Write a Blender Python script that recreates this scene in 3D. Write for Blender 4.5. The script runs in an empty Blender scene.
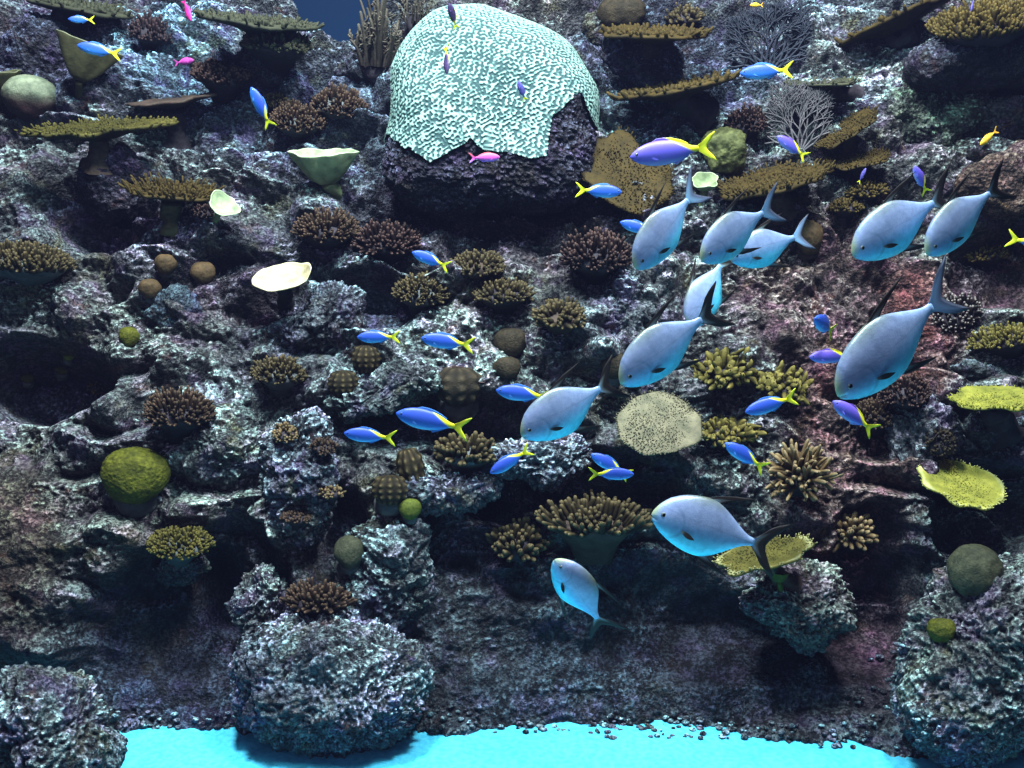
import bpy, math, random
import numpy as np
from mathutils import Vector, Matrix
random.seed(7)
RNG = np.random.default_rng(11)
SC = bpy.context.scene
COL = SC.collection

# ------------------------------------------------------------------ camera
FPX = 1050.0
PITCH = math.radians(12.6)
CAM = np.array([0.0, -6.0, 3.4])
FW = np.array([0.0, math.cos(PITCH), -math.sin(PITCH)])
UP = np.array([0.0, math.sin(PITCH), math.cos(PITCH)])
RT = np.array([1.0, 0.0, 0.0])


def ray(px, py):
    return FW + RT * ((px - 512) / FPX) + UP * ((384 - py) / FPX)


def at(px, py, d):
    return CAM + ray(px, py) * d


cd = bpy.data.cameras.new('camera')
cam = bpy.data.objects.new('camera', cd)
COL.objects.link(cam)
cam.location = CAM
cam.rotation_euler = (math.radians(90) - PITCH, 0, 0)
cd.sensor_width = 36.0
cd.lens = 36.0 * FPX / 1024.0
cd.clip_end = 100
SC.camera = cam


# ------------------------------------------------------------------ numpy noise
def _h(ix, iy, iz, seed):
    n = (ix.astype(np.uint32) * np.uint32(374761393) + iy.astype(np.uint32) * np.uint32(668265263)
         + iz.astype(np.uint32) * np.uint32(2147483647) + np.uint32((seed * 974634777) & 0xffffffff))
    n = (n ^ (n >> np.uint32(13))) * np.uint32(1274126177)
    n = (n ^ (n >> np.uint32(15))) * np.uint32(2246822519)
    n = n ^ (n >> np.uint32(16))
    return (n & np.uint32(0xffffff)).astype(np.float32) / np.float32(16777216.0)


def vnoise(P, seed=0):
    """value noise, about -1..1"""
    P = np.asarray(P, np.float32)
    fl = np.floor(P)
    f = P - fl
    i = fl.astype(np.int64)
    f = f * f * f * (f * (f * 6 - 15) + 10)
    x, y, z = i[:, 0], i[:, 1], i[:, 2]
    out = 0
    for dx in (0, 1):
        wx = f[:, 0] if dx else 1 - f[:, 0]
        for dy in (0, 1):
            wy = f[:, 1] if dy else 1 - f[:, 1]
            for dz in (0, 1):
                wz = f[:, 2] if dz else 1 - f[:, 2]
                out = out + wx * wy * wz * _h(x + dx, y + dy, z + dz, seed)
    return out * 2 - 1


def fbm(P, octv=3, seed=0, gain=0.5):
    a, s, out = 1.0, 0.0, 0
    P = np.asarray(P, np.float32)
    for o in range(octv):
        out = out + a * vnoise(P + 17.3 * o, seed + o)
        s += a
        a *= gain
        P = P * 2.03
    return out / s


def worley(P, seed=0):
    P = np.asarray(P, np.float32)
    fl = np.floor(P)
    i = fl.astype(np.int64)
    best = np.full(len(P), 9.0, np.float32)
    for dx in (-1, 0, 1):
        for dy in (-1, 0, 1):
            for dz in (-1, 0, 1):
                cx, cy, cz = i[:, 0] + dx, i[:, 1] + dy, i[:, 2] + dz
                qx = fl[:, 0] + dx + _h(cx, cy, cz, seed) - P[:, 0]
                qy = fl[:, 1] + dy + _h(cx, cy, cz, seed + 1) - P[:, 1]
                qz = fl[:, 2] + dz + _h(cx, cy, cz, seed + 2) - P[:, 2]
                d = qx * qx + qy * qy + qz * qz
                np.minimum(best, d, out=best)
    return np.sqrt(best)


def chunked(fn, P, *a, size=200000, **k):
    return np.concatenate([fn(P[i:i + size], *a, **k) for i in range(0, len(P), size)])


# ------------------------------------------------------------------ mesh helpers
def mesh_np(name, V, faces, smooth=True, col=None, colname='tint', scal=None):
    """faces: list of int arrays (n,3) / (n,4)"""
    V = np.asarray(V, np.float32)
    me = bpy.data.meshes.new(name)
    me.vertices.add(len(V))
    me.vertices.foreach_set('co', V.ravel())
    fs = [np.asarray(f, np.int32) for f in faces if len(f)]
    nl = sum(f.size for f in fs)
    npoly = sum(len(f) for f in fs)
    me.loops.add(nl)
    me.polygons.add(npoly)
    me.loops.foreach_set('vertex_index', np.concatenate([f.ravel() for f in fs]))
    tot = np.concatenate([np.full(len(f), f.shape[1], np.int32) for f in fs])
    start = np.concatenate([[0], np.cumsum(tot)[:-1]]).astype(np.int32)
    me.polygons.foreach_set('loop_start', start)
    me.polygons.foreach_set('use_smooth', np.full(npoly, smooth, bool))
    if col is not None:
        a = me.attributes.new(colname, 'FLOAT_COLOR', 'POINT')
        c4 = np.ones((len(V), 4), np.float32)
        c4[:, :3] = col
        a.data.foreach_set('color', c4.ravel())
    if scal is not None:
        a = me.attributes.new('tip', 'FLOAT', 'POINT')
        a.data.foreach_set('value', np.asarray(scal, np.float32))
    me.update(calc_edges=True)
    me.validate()
    return me


def link(name, me, mat=None, parent=None):
    o = bpy.data.objects.new(name, me)
    COL.objects.link(o)
    if mat is not None:
        me.materials.append(mat)
    if parent is not None:
        o.parent = parent
    return o


def tag(o, label=None, cat=None, group=None, kind=None):
    if label: o['label'] = label
    if cat: o['category'] = cat
    if group: o['group'] = group
    if kind: o['kind'] = kind
    return o


def thing(name, label, cat, loc, group=None):
    o = bpy.data.objects.new(name, None)
    COL.objects.link(o)
    o.location = [float(v) for v in loc]
    o.empty_display_size = 0.05
    return tag(o, label, cat, group)


def merge(parts):
    """parts: list of (V, [faces...], scal) -> one"""
    Vs, Fs3, Fs4, S, off = [], [], [], [], 0
    for V, fs, s in parts:
        Vs.append(V)
        S.append(np.full(len(V), s) if np.isscalar(s) else s)
        for f in fs:
            f = np.asarray(f)
            if not len(f): continue
            (Fs3 if f.shape[1] == 3 else Fs4).append(f + off)
        off += len(V)
    F = []
    if Fs3: F.append(np.concatenate(Fs3))
    if Fs4: F.append(np.concatenate(Fs4))
    return np.concatenate(Vs), F, np.concatenate(S)


def norm(v):
    v = np.asarray(v, float)
    return v / (np.linalg.norm(v) + 1e-12)


_ico = {}


def ico(n):
    if n in _ico: return _ico[n]
    import bmesh
    bm = bmesh.new()
    bmesh.ops.create_icosphere(bm, subdivisions=n, radius=1)
    V = np.array([v.co[:] for v in bm.verts], np.float32)
    F = np.array([[v.index for v in f.verts] for f in bm.faces], np.int32)
    bm.free()
    _ico[n] = (V, F)
    return V, F


def grid_faces(nu, nv, wrap_u=False):
    """vertex index = j*nu+i"""
    i = np.arange(nu if wrap_u else nu - 1)
    j = np.arange(nv - 1)
    I, J = np.meshgrid(i, j)
    I2 = (I + 1) % nu
    return np.stack([J * nu + I, J * nu + I2, (J + 1) * nu + I2, (J + 1) * nu + I], -1).reshape(-1, 4)


def tubes(B, D, L, R, rings=6, sides=6, taper=0.75, curve=None):
    """many round-tipped tapered fingers: B base (n,3), D unit dir, L length, R radius -> V, [quads, tris], t"""
    n = len(B)
    ref = np.where(np.abs(D[:, 2:3]) < 0.9, np.array([[0, 0, 1.0]]), np.array([[1.0, 0, 0]]))
    X = np.cross(D, ref); X /= np.linalg.norm(X, axis=1, keepdims=True) + 1e-9
    Y = np.cross(D, X)
    cap = np.clip(R * .95 / (L + 1e-6), .04, .35)[:, None]
    one = np.ones((n, 1))
    ts = np.concatenate([0 * one, .35 * one, .65 * one, 1 - cap, 1 - .42 * cap, 1 - .06 * cap], 1)
    rs = np.array([1.0, 1 - .35 * (1 - taper), 1 - .65 * (1 - taper), taper, taper * .78, taper * .25])
    k = 6
    ang = np.arange(sides) * 2 * math.pi / sides
    ca, sa = np.cos(ang), np.sin(ang)
    P = B[:, None, None, :] + D[:, None, None, :] * (L[:, None] * ts)[:, :, None, None]
    if curve is not None:
        P = P + curve[:, None, None, :] * (L[:, None] * (ts ** 2))[:, :, None, None]
    P = P + (X[:, None, None, :] * ca[None, None, :, None] + Y[:, None, None, :] * sa[None, None, :, None]) * (R[:, None] * rs[None])[:, :, None, None]
    V = P.reshape(-1, 3)
    q = grid_faces(sides, k, True)
    F = (q[None] + (np.arange(n) * k * sides)[:, None, None]).reshape(-1, 4)
    t = np.broadcast_to(ts[:, :, None], (n, k, sides)).reshape(-1)
    return V, [F], t


# ------------------------------------------------------------------ materials
def newmat(name):
    m = bpy.data.materials.new(name)
    m.use_nodes = True
    nt = m.node_tree
    nt.nodes.clear()
    return m, nt


class N:
    def __init__(s, nt): s.nt = nt

    def n(s, typ, **k):
        nd = s.nt.nodes.new(typ)
        for a, b in k.items():
            if a in ('ins',):
                for i, v in b.items():
                    if hasattr(v, 'is_output'): s.nt.links.new(v, nd.inputs[i])
                    else: nd.inputs[i].default_value = v
            else: setattr(nd, a, b)
        return nd

    def math(s, op, a, b=0.0, clamp=False):
        nd = s.nt.nodes.new('ShaderNodeMath'); nd.operation = op; nd.use_clamp = clamp
        for i, v in ((0, a), (1, b)):
            if hasattr(v, 'is_output'): s.nt.links.new(v, nd.inputs[i])
            else: nd.inputs[i].default_value = v
        return nd.outputs[0]

    def mix(s, fac, a, b, mode='MIX'):
        nd = s.nt.nodes.new('ShaderNodeMix'); nd.data_type = 'RGBA'; nd.blend_type = mode
        for i, v in ((0, fac), (6, a), (7, b)):
            if hasattr(v, 'is_output'): s.nt.links.new(v, nd.inputs[i])
            else: nd.inputs[i].default_value = v if i == 0 else (*v, 1) if len(v) == 3 else v
        return nd.outputs[2]

    def ramp(s, fac, stops, interp='LINEAR'):
        nd = s.nt.nodes.new('ShaderNodeValToRGB')
        cr = nd.color_ramp; cr.interpolation = interp
        while len(cr.elements) < len(stops): cr.elements.new(0.5)
        for e, (p, c) in zip(cr.elements, stops):
            e.position = p
            e.color = (c, c, c, 1) if np.isscalar(c) else (*c, 1)
        s.nt.links.new(fac, nd.inputs[0])
        return nd.outputs[0]

    def noise(s, vec, scale, detail=3, rough=0.55, dist=0.0):
        nd = s.n('ShaderNodeTexNoise', ins={'Scale': scale, 'Detail': detail, 'Roughness': rough, 'Distortion': dist})
        if vec is not None: s.nt.links.new(vec, nd.inputs['Vector'])
        return nd.outputs[0]

    def smooth(s, v, lo, hi):
        nd = s.nt.nodes.new('ShaderNodeMapRange'); nd.interpolation_type = 'SMOOTHSTEP'
        s.nt.links.new(v, nd.inputs[0]); nd.inputs[1].default_value = lo; nd.inputs[2].default_value = hi
        return nd.outputs[0]

    def out(s, col, rough=0.8, bump=None, bstr=0.4, bdist=0.01, spec=0.25, metal=0.0, alpha=None, trans=None):
        b = s.n('ShaderNodeBsdfPrincipled')
        for i, v in (('Base Color', col), ('Roughness', rough), ('Specular IOR Level', spec), ('Metallic', metal)):
            if hasattr(v, 'is_output'): s.nt.links.new(v, b.inputs[i])
            else: b.inputs[i].default_value = (*v, 1) if i == 'Base Color' else v
        if bump is not None:
            bn = s.n('ShaderNodeBump', ins={'Strength': bstr, 'Distance': bdist, 'Height': bump})
            s.nt.links.new(bn.outputs[0], b.inputs['Normal'])
        o = s.n('ShaderNodeOutputMaterial')
        s.nt.links.new(b.outputs[0], o.inputs[0])
        return b


def rock_material(name='reef_rock', pale=1.0):
    m, nt = newmat(name); g = N(nt)
    geo = g.n('ShaderNodeNewGeometry')
    pos = geo.outputs['Position']
    tint = g.n('ShaderNodeAttribute', attribute_name='tint').outputs[0]
    sep = g.n('ShaderNodeSeparateXYZ'); nt.links.new(geo.outputs['Normal'], sep.inputs[0])
    nz = sep.outputs[2]
    big = g.noise(pos, 2.2, 4)
    mid = g.noise(pos, 9.0, 5, 0.65)
    fine = g.noise(pos, 44.0, 4, 0.7)
    base = g.ramp(mid, [(0.3, (.02, .019, .024)), (0.48, (.062, .062, .066)), (0.68, (.16, .158, .15))])
    # encrusting growth: purple, olive-brown, rust
    base = g.mix(g.smooth(g.noise(pos, 5.0, 4), .52, .66), base, (.11, .08, .13))
    base = g.mix(g.math('MULTIPLY', g.smooth(g.noise(pos, 3.4, 4, .6, .5), .54, .7), .8), base, (.11, .10, .055))
    base = g.mix(g.math('MULTIPLY', g.smooth(g.noise(pos, 4.3, 3, .6, 1.), .6, .72), .8), base, (.11, .055, .045))
    # pale chalky crust, painted brighter on raised, upward facets as if lit from above
    poi = g.smooth(geo.outputs['Pointiness'], .485, .56)
    up = g.smooth(nz, -.15, .75)
    pm = g.smooth(g.math('ADD', g.math('MULTIPLY', fine, .6), g.math('MULTIPLY', mid, .55)), .50, .64)
    pf = g.math('MULTIPLY', g.math('MULTIPLY', pm, up), g.math('ADD', g.math('MULTIPLY', poi, .75), .25), True)
    pf = g.math('MULTIPLY', pf, g.math('ADD', g.math('MULTIPLY', g.smooth(big, .36, .62), .85), .15), True)
    palec = g.mix(g.smooth(g.noise(pos, 6, 2), .47, .64), (.52, .70, .68), (.62, .56, .72))
    base = g.mix(g.math('MULTIPLY', pf, pale, True), base, palec)
    # crevice shading painted into the colour by pointiness
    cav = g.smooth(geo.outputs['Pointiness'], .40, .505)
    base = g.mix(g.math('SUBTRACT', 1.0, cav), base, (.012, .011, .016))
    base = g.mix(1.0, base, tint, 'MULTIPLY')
    vo = g.n('ShaderNodeTexVoronoi', ins={'Scale': 52.0}); nt.links.new(pos, vo.inputs['Vector'])
    fk = g.smooth(fine, .42, .60)
    base = g.mix(1.0, base, g.ramp(fk, [(0, (.42, .42, .45)), (1, (1.35, 1.35, 1.3))]), 'MULTIPLY')
    bmp = g.math('SUBTRACT', g.math('MULTIPLY', fine, 1.2), g.math('MULTIPLY', vo.outputs[0], .7))
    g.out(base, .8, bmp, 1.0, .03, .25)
    return m
# ------------------------------------------------------------------ reef wall profile (y, z)
PROF = np.array([(-0.34, -0.35), (-0.29, 0.0), (-0.08, 0.35), (0.16, 0.85), (0.70, 1.9), (1.45, 3.0), (2.15, 3.95), (2.75, 4.6), (3.15, 5.3)])
_seg = np.linalg.norm(np.diff(PROF, axis=0), axis=1)
VCUM = np.concatenate([[0], np.cumsum(_seg)])
VMAX = VCUM[-1]


def prof(v):
    return np.interp(v, VCUM, PROF[:, 0]), np.interp(v, VCUM, PROF[:, 1])


def profn(v):
    e = 0.35
    y0, z0 = prof(np.maximum(v - e, 0)); y1, z1 = prof(np.minimum(v + e, VMAX))
    ty, tz = y1 - y0, z1 - z0
    l = np.hypot(ty, tz)
    return -tz / l, ty / l


def project(P):
    R = P - CAM
    d = R @ FW
    return 512 + FPX * (R @ RT) / d, 384 - FPX * (R @ UP) / d, d


def base_depth(px, py):
    r = ray(px, py)
    v = np.linspace(0.2, VMAX, 1500)
    y, z = prof(v)
    d = (y - CAM[1]) / r[1]
    e = CAM[2] + r[2] * d - z
    k = np.argmin(np.abs(e))
    return float(d[k])


# px, py, rx, ry, height (m, + towards the viewer), roughness of the surface, tint: growth colour, with recess shade and red glass reflection painted in
FEAT = [
    (40, 381, 64, 31, -.60, .4, (.55, .42, .62)), (112, 215, 50, 38, -.25, 1, (.65, .5, .7)),  # recesses: shade painted into the tint as well as carved
    (178, 640, 78, 95, -.30, .25, (.40, .38, .50)), (240, 290, 55, 34, -.18, .8, (.7, .55, .6)),
    (372, 300, 50, 26, -.22, .6, (.6, .6, .8)), (572, 490, 110, 34, -.34, .6, (.5, .5, .6)),
    (450, 530, 62, 42, -.24, .5, (.5, .5, .65)), (450, 420, 100, 24, -.22, .7, (.5, .5, .6)),
    (240, 585, 45, 60, -.30, .5, (.5, .5, .62)), (590, 640, 210, 100, -.18, .5, (.42, .45, .52)),
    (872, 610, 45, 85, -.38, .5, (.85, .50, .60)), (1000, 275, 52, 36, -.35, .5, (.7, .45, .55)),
    (985, 515, 60, 45, -.25, .6, (.6, .7, .75)), (345, 555, 30, 60, -.25, .6, (.5, .5, .6)),
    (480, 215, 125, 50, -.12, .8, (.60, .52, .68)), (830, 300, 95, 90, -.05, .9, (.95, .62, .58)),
    (70, 560, 110, 95, .18, .8, (.80, .76, .72)), (20, 560, 60, 100, .05, .8, (.75, .6, .5)),
    (110, 440, 45, 35, .15, 1, None), (620, 300, 60, 60, .12, 1.1, (1.1, 1.1, 1.15)),
    (200, 270, 70, 45, .15, 1, (.85, .85, .95)), (225, 440, 55, 55, .05, 1.1, (1.45, 1.55, 1.5)), (640, 330, 50, 55, .05, 1.1, (1.4, 1.45, 1.5)), (440, 350, 60, 40, .05, 1.1, (1.35, 1.4, 1.4)), (150, 240, 60, 30, .0, 1, (1.3, 1.2, 1.3)), (500, 420, 50, 25, .0, 1, (1.3, 1.3, 1.3)), (700, 110, 160, 40, .0, 1.1, (1.2, 1.4, 1.4)), (175, 50, 60, 40, .0, 1.1, (1.2, 1.45, 1.5)),
    (845, 480, 62, 130, .05, .9, (1.0, .60, .57)),  # red reflection on the glass, painted as rock tint here and nearby
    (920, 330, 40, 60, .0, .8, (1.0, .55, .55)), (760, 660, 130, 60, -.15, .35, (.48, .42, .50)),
    (650, 60, 110, 60, -.15, .8, (.55, .6, .8)), (50, 60, 60, 60, -.05, .7, (.5, .5, .75)),
    (310, 120, 120, 60, -.05, .9, (.8, .9, 1.1)), (850, 50, 90, 60, .05, 1, (1.2, 1.35, 1.5)),
    (480, 330, 110, 60, .05, 1, (.85, .88, .9)), (980, 450, 60, 40, -.1, .8, (.75, .85, .9)),
    (180, 722, 80, 24, .10, .8, None), (540, 722, 120, 22, .10, .8, None), (840, 738, 110, 30, .16, 1, None), (960, 752, 90, 30, .28, 1, None),
    (175, 60, 70, 60, .0, 1, (1.05, 1.15, 1.3)), (650, 120, 70, 25, .0, 1.1, (1.1, 1.2, 1.2)),
]


def rock_relief(P, rough):
    """fine relief of the living rock, metres along the normal"""
    warp = np.stack([vnoise(P * 3.0, 31), vnoise(P * 3.0, 32), vnoise(P * 3.0, 33)], -1) * .10
    Q = P + warp
    r = (0.5 - worley(Q * 7.0, 41)) * .050
    r += (0.5 - worley(Q * 14.0, 44)) * .042
    r += (0.5 - np.abs(vnoise(Q * 19.0, 51))) * .026
    r += (0.5 - worley(Q * 29.0, 47)) * .032
    r += vnoise(P * 48.0, 55) * .012
    return r * rough


def build_wall(mat):
    step_u, step_v = .0105, .0095
    xs = np.arange(-5.1, 5.1, step_u); vs = np.arange(0.0, VMAX, step_v)
    nu, nv = len(xs), len(vs)
    X, Vv = np.meshgrid(xs, vs)
    X, Vv = X.ravel(), Vv.ravel()
    y, z = prof(Vv)
    ny, nz = profn(Vv)
    P = np.stack([X, y, z], -1)
    Nn = np.stack([np.zeros_like(X), ny, nz], -1)
    px, py, d = project(P)
    H = np.zeros(len(P), np.float32); rough = np.ones(len(P), np.float32); tint = np.ones((len(P), 3), np.float32)
    wob = .22 * chunked(fbm, P * 2.3, 3, 5) + .12 * chunked(fbm, P * 7, 2, 6)
    for (fx, fy, rx, ry, h, ro, tc) in FEAT:
        q = ((px - fx) / rx) ** 2 + ((py - fy) / ry) ** 2
        q = np.sqrt(q) + wob
        m = np.clip(1.35 - q, 0, 1) / 1.35
        m = np.clip(m * 2.2, 0, 1); m = m * m * (3 - 2 * m)
        H += h * m
        rough = rough * (1 - m) + rough * ro * m
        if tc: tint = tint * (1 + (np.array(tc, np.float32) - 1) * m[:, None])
    Hf = np.clip(H, -.02, .3)
    # terraces and lumps
    l1 = chunked(fbm, P * np.array([.9, .9, 1.3]), 2, 2)
    H += .20 * l1
    ph = P[:, 2] * 3.1 + P[:, 0] * .5 + 1.3 * chunked(fbm, P * 1.1, 3, 9)
    fr = ph - np.floor(ph)
    led = np.where(fr < .78, (fr / .78) ** .8, (1 - fr) / .22)
    H += .17 * (led - .5) * np.clip(rough * 1.2, 0, 1) * np.clip(.7 + chunked(vnoise, P * 1.6, 14), 0, 1.3)
    lump = np.clip(.62 - chunked(worley, P * 2.6 + l1[:, None] * .4, 21), 0, 1)
    H += .42 * lump * np.clip(rough, .3, 1)
    lump2 = np.clip(.6 - chunked(worley, P * 5.2, 25), 0, 1)
    H += .16 * lump2 * rough
    low = np.clip((.55 - P[:, 2]) / .35, 0, 1)
    H = H * (1 - low) + (Hf + .07 * chunked(fbm, P * 2.7, 4, 91) + .05 * np.clip(.6 - chunked(worley, P * 5.2, 25), 0, 1)) * low
    H += chunked(rock_relief, P, 1.0) * rough
    P2 = P + Nn * H[:, None]
    P2[:, 2] -= .25 * np.clip(H, 0, 1)
    # broad colour drift of the growth
    dr = chunked(fbm, P * .8, 2, 77)[:, None]
    tint = tint * (1 + dr * np.array([.18, .05, -.12]))
    lowz = np.clip((1.2 - P[:, 2:3]) / 1.2, 0, 1)  # dimmer light towards the bottom painted into the tint
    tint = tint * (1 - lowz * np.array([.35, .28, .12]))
    F = grid_faces(nu, nv)
    # the reef crest has a gap to open water
    fpx, fpy = px[F].mean(1), py[F].mean(1)
    q = ((fpx - 345) / 56) ** 2 + ((fpy + 12) / 54) ** 2 + .4 * fbm(P[F[:, 0]] * 5, 3, 8)
    F = F[q > 1]
    me = mesh_np('reef_slope', P2, [F], True, np.clip(tint, 0.05, 2))
    o = link('reef_slope', me, mat)  # sloping reef rock face behind the corals
    tag(o, 'rough encrusted grey and purple reef rock wall rising from the sand', kind='structure')
    return P2


DEPTH = np.full((400, 520), 50.0)      # coarse depth of the rock as seen from the camera, 2 px cells


def add_depth(P):
    px, py, d = project(P)
    i = (py / 2 + 8).astype(int); j = (px / 2 + 4).astype(int)
    ok = (i >= 0) & (i < 400) & (j >= 0) & (j < 520) & (d > 1)
    np.minimum.at(DEPTH, (i[ok], j[ok]), d[ok])


def wall_d(px, py, r=2):
    i = int(np.clip(py / 2 + 8, r, 399 - r)); j = int(np.clip(px / 2 + 4, r, 519 - r))
    w = DEPTH[i - r:i + r + 1, j - r:j + r + 1]
    w = w[w < 40]
    if not len(w): return base_depth(px, py)
    return float(np.percentile(w, 35))


def norm_rows(A):
    return A / (np.linalg.norm(A, axis=1, keepdims=True) + 1e-9)


def rock(label, cx, cy, rx, ry, off, mat, sub=7, depth_k=0.8, power=2.6, rough=1.0, tint=(1, 1, 1), roll=0.0, lump=.16, seed=1, d=None,
         cat='rock', group=None, name='reef_rock', under=.0, lob=6):
    """an outcrop of living rock: lumpy superellipsoid set into the wall"""
    d = d if d is not None else base_depth(cx, cy) + off + .16
    c = at(cx, cy, d)
    k = d / FPX
    a, b = rx * k, ry * k
    dep = depth_k * (a + b) / 2
    U, F = ico(sub)
    # union of several lobes, smooth-max of the exit distance along each direction
    r_ = np.random.default_rng(seed * 7 + 1)
    acc = np.zeros(len(U)); pw = 9.0
    lobes = [(np.zeros(3), np.array([.78, .85, .80]))]
    for q in range(lob):
        an = q / lob * 6.283 + r_.uniform(-.4, .4)
        o_ = np.array([math.cos(an) * r_.uniform(.30, .50), r_.uniform(-.45, .15), math.sin(an) * r_.uniform(.28, .48)])
        lobes.append((o_, np.array([r_.uniform(.42, .62), r_.uniform(.45, .65), r_.uniform(.40, .60)])))
    for o_, rr in lobes:
        for pwr in (1,):
            A_ = ((U / rr) ** 2).sum(1); B_ = -(U * (o_ / rr ** 2)).sum(1); C_ = ((o_ / rr) ** 2).sum() - 1
            disc = B_ * B_ - A_ * C_
            ex = np.where(disc > 0, (-B_ + np.sqrt(np.maximum(disc, 0))) / A_, 0)
            acc += np.clip(ex, 0, 3) ** pw
    S = U * (acc ** (1 / pw))[:, None]
    L = S * np.array([a, dep, b])
    if under: L[:, 0] *= 1 - under * np.clip(-S[:, 2], 0, 1)
    cr, sr = math.cos(roll), math.sin(roll)
    L = np.stack([L[:, 0] * cr - L[:, 2] * sr, L[:, 1], L[:, 0] * sr + L[:, 2] * cr], -1)
    W = L + c
    size = (a + b) / 2
    wp = np.stack([chunked(fbm, W / size * .8, 2, seed + 20 + q) for q in range(3)], -1)
    W = W + wp * size * lump * 1.6
    D = norm_rows(U / np.array([a, dep, b]))
    D = np.stack([D[:, 0] * cr - D[:, 2] * sr, D[:, 1], D[:, 0] * sr + D[:, 2] * cr], -1)
    h = lump * size * 1.3 * chunked(fbm, W / size * 1.1, 3, seed) + lump * .9 * size * np.clip(.6 - chunked(worley, W / size * 2.2, seed + 3), 0, 1)
    h = h + chunked(rock_relief, W, 1.0) * rough
    W = W + D * h[:, None]
    tn = np.ones((len(W), 3)) * np.array(tint)
    tn = tn * (1 + chunked(fbm, W * 1.3, 2, 77)[:, None] * np.array([.15, .05, -.1]))
    tn = tn * (1 - np.clip((1.2 - W[:, 2:3]) / 1.2, 0, 1) * np.array([.28, .22, .08]))  # low parts darkened in the colour for the weaker light there
    add_depth(W)
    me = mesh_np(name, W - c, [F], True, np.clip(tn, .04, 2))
    o = link(name, me, mat)
    o.location = c
    tag(o, label, cat, group)
    return o


ROCKM = rock_material()
add_depth(build_wall(ROCKM))
R = lambda *a, **k: rock(*a, mat=ROCKM, **k)
G = 'reef rock outcrops'
R('large rough boulder sitting on the sand in the bottom left corner', 34, 735, 84, 74, 0, d=5.66, seed=3, lob=7, group=G, tint=(1.1, 1.15, 1.15))
R('wide pale grey boulder on the sand below the dark brown tuft coral', 332, 672, 104, 74, 0, d=6.42, seed=6, sub=8, lob=8, depth_k=1.2, group=G, tint=(1.25, 1.35, 1.45), lump=.10)
R('tall rough rock pillar at the right edge standing on the sand', 978, 650, 84, 116, 0, d=6.1, seed=8, depth_k=1.0, lob=8, sub=8, group=G, tint=(1.15, 1.2, 1.15), lump=.11)
R('hanging rock outcrop with tan tufts left of the dark diagonal gap', 300, 478, 42, 78, -.34, seed=11, sub=7, group=G, under=.25, tint=(1.15, 1.15, 1.25))
R('pale grey rock shoulder left of the dark brown tuft coral', 268, 606, 30, 50, -.20, seed=88, sub=7, group=G, tint=(1.1, 1.15, 1.2))
R('slanted rock block below the small green ball sponge', 386, 582, 46, 70, -.15, seed=14, sub=7, roll=-.25, group=G, tint=(.95, 1.05, 1.1))
R('rock overhang hanging under the olive plate with pale fringe', 800, 604, 58, 52, -.30, seed=17, sub=7, under=.45, group=G, tint=(1.15, 1.1, 1.0))
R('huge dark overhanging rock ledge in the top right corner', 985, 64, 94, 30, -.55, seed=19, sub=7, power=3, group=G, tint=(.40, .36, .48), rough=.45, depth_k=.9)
R('rounded greenish rock mound below the top right ledge', 925, 116, 58, 34, -.15, seed=23, sub=7, group=G, tint=(1.05, 1.25, 1.0), rough=.7)
R('brown rounded smooth rock at the right edge below the corner ledge', 1006, 182, 44, 36, -.5, seed=26, sub=6, group=G, tint=(.95, .62, .50), rough=.35)
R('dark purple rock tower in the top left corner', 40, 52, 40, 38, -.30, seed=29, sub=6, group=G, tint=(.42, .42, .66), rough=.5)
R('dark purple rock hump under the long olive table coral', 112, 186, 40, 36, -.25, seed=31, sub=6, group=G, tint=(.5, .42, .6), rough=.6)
R('rock ledge directly below the bright cyan fish in the middle', 545, 458, 56, 25, -.35, seed=34, sub=7, group=G, tint=(1.15, 1.2, 1.35))
R('rock ledge with a rounded lip beneath the brown finger coral', 440, 492, 58, 20, -.32, seed=37, sub=7, group=G, roll=.12, tint=(1.0, 1.1, 1.2))
R('long rock ledge under the two small ridged lumps', 385, 388, 62, 24, -.35, seed=40, sub=7, group=G, roll=.28, tint=(1.05, 1.15, 1.1))
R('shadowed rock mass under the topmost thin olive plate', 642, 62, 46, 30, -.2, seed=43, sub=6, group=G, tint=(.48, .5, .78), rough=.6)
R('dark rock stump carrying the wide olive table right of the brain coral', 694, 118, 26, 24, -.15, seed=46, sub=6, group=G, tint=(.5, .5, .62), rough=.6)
R('rock shoulder beside the yellow green dome', 222, 452, 44, 40, -.22, seed=49, sub=7, group=G, tint=(1.15, 1.25, 1.2))
R('pale rock knob left of the bright yellow plate', 918, 440, 34, 46, -.3, seed=52, sub=6, group=G, tint=(1.3, 1.25, 1.35))
R('bluish grey rock bulge below the tan ball sponges', 178, 318, 26, 34, -.18, seed=55, sub=6, group=G, tint=(.6, .8, 1.0), rough=.35)
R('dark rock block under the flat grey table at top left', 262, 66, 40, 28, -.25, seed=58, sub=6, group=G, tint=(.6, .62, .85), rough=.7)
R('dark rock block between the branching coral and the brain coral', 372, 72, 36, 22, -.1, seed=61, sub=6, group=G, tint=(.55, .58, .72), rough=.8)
R('rounded rock knob at the top beside the brain coral', 606, 26, 22, 20, -.1, seed=64, sub=6, group=G, tint=(.8, .75, .7), rough=.5)
R('rock lip under the yellow green dome', 150, 500, 42, 16, -.18, seed=67, sub=6, group=G, tint=(1.0, 1.1, 1.2), roll=.15)
R('rock swelling under the olive tufted plate at left', 180, 566, 30, 18, -.2, seed=70, sub=6, group=G, tint=(.9, 1.0, 1.0), rough=.6)
R('rough pale rubble slope between the dark red corals and the brown spheres', 615, 318, 42, 50, -.15, seed=73, sub=7, group=G, tint=(1.15, 1.2, 1.25))
R('rock ledge below the right edge of the cream cup plate', 330, 316, 40, 32, -.25, seed=76, sub=6, group=G, tint=(.9, .95, 1.1), roll=.3)
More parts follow.
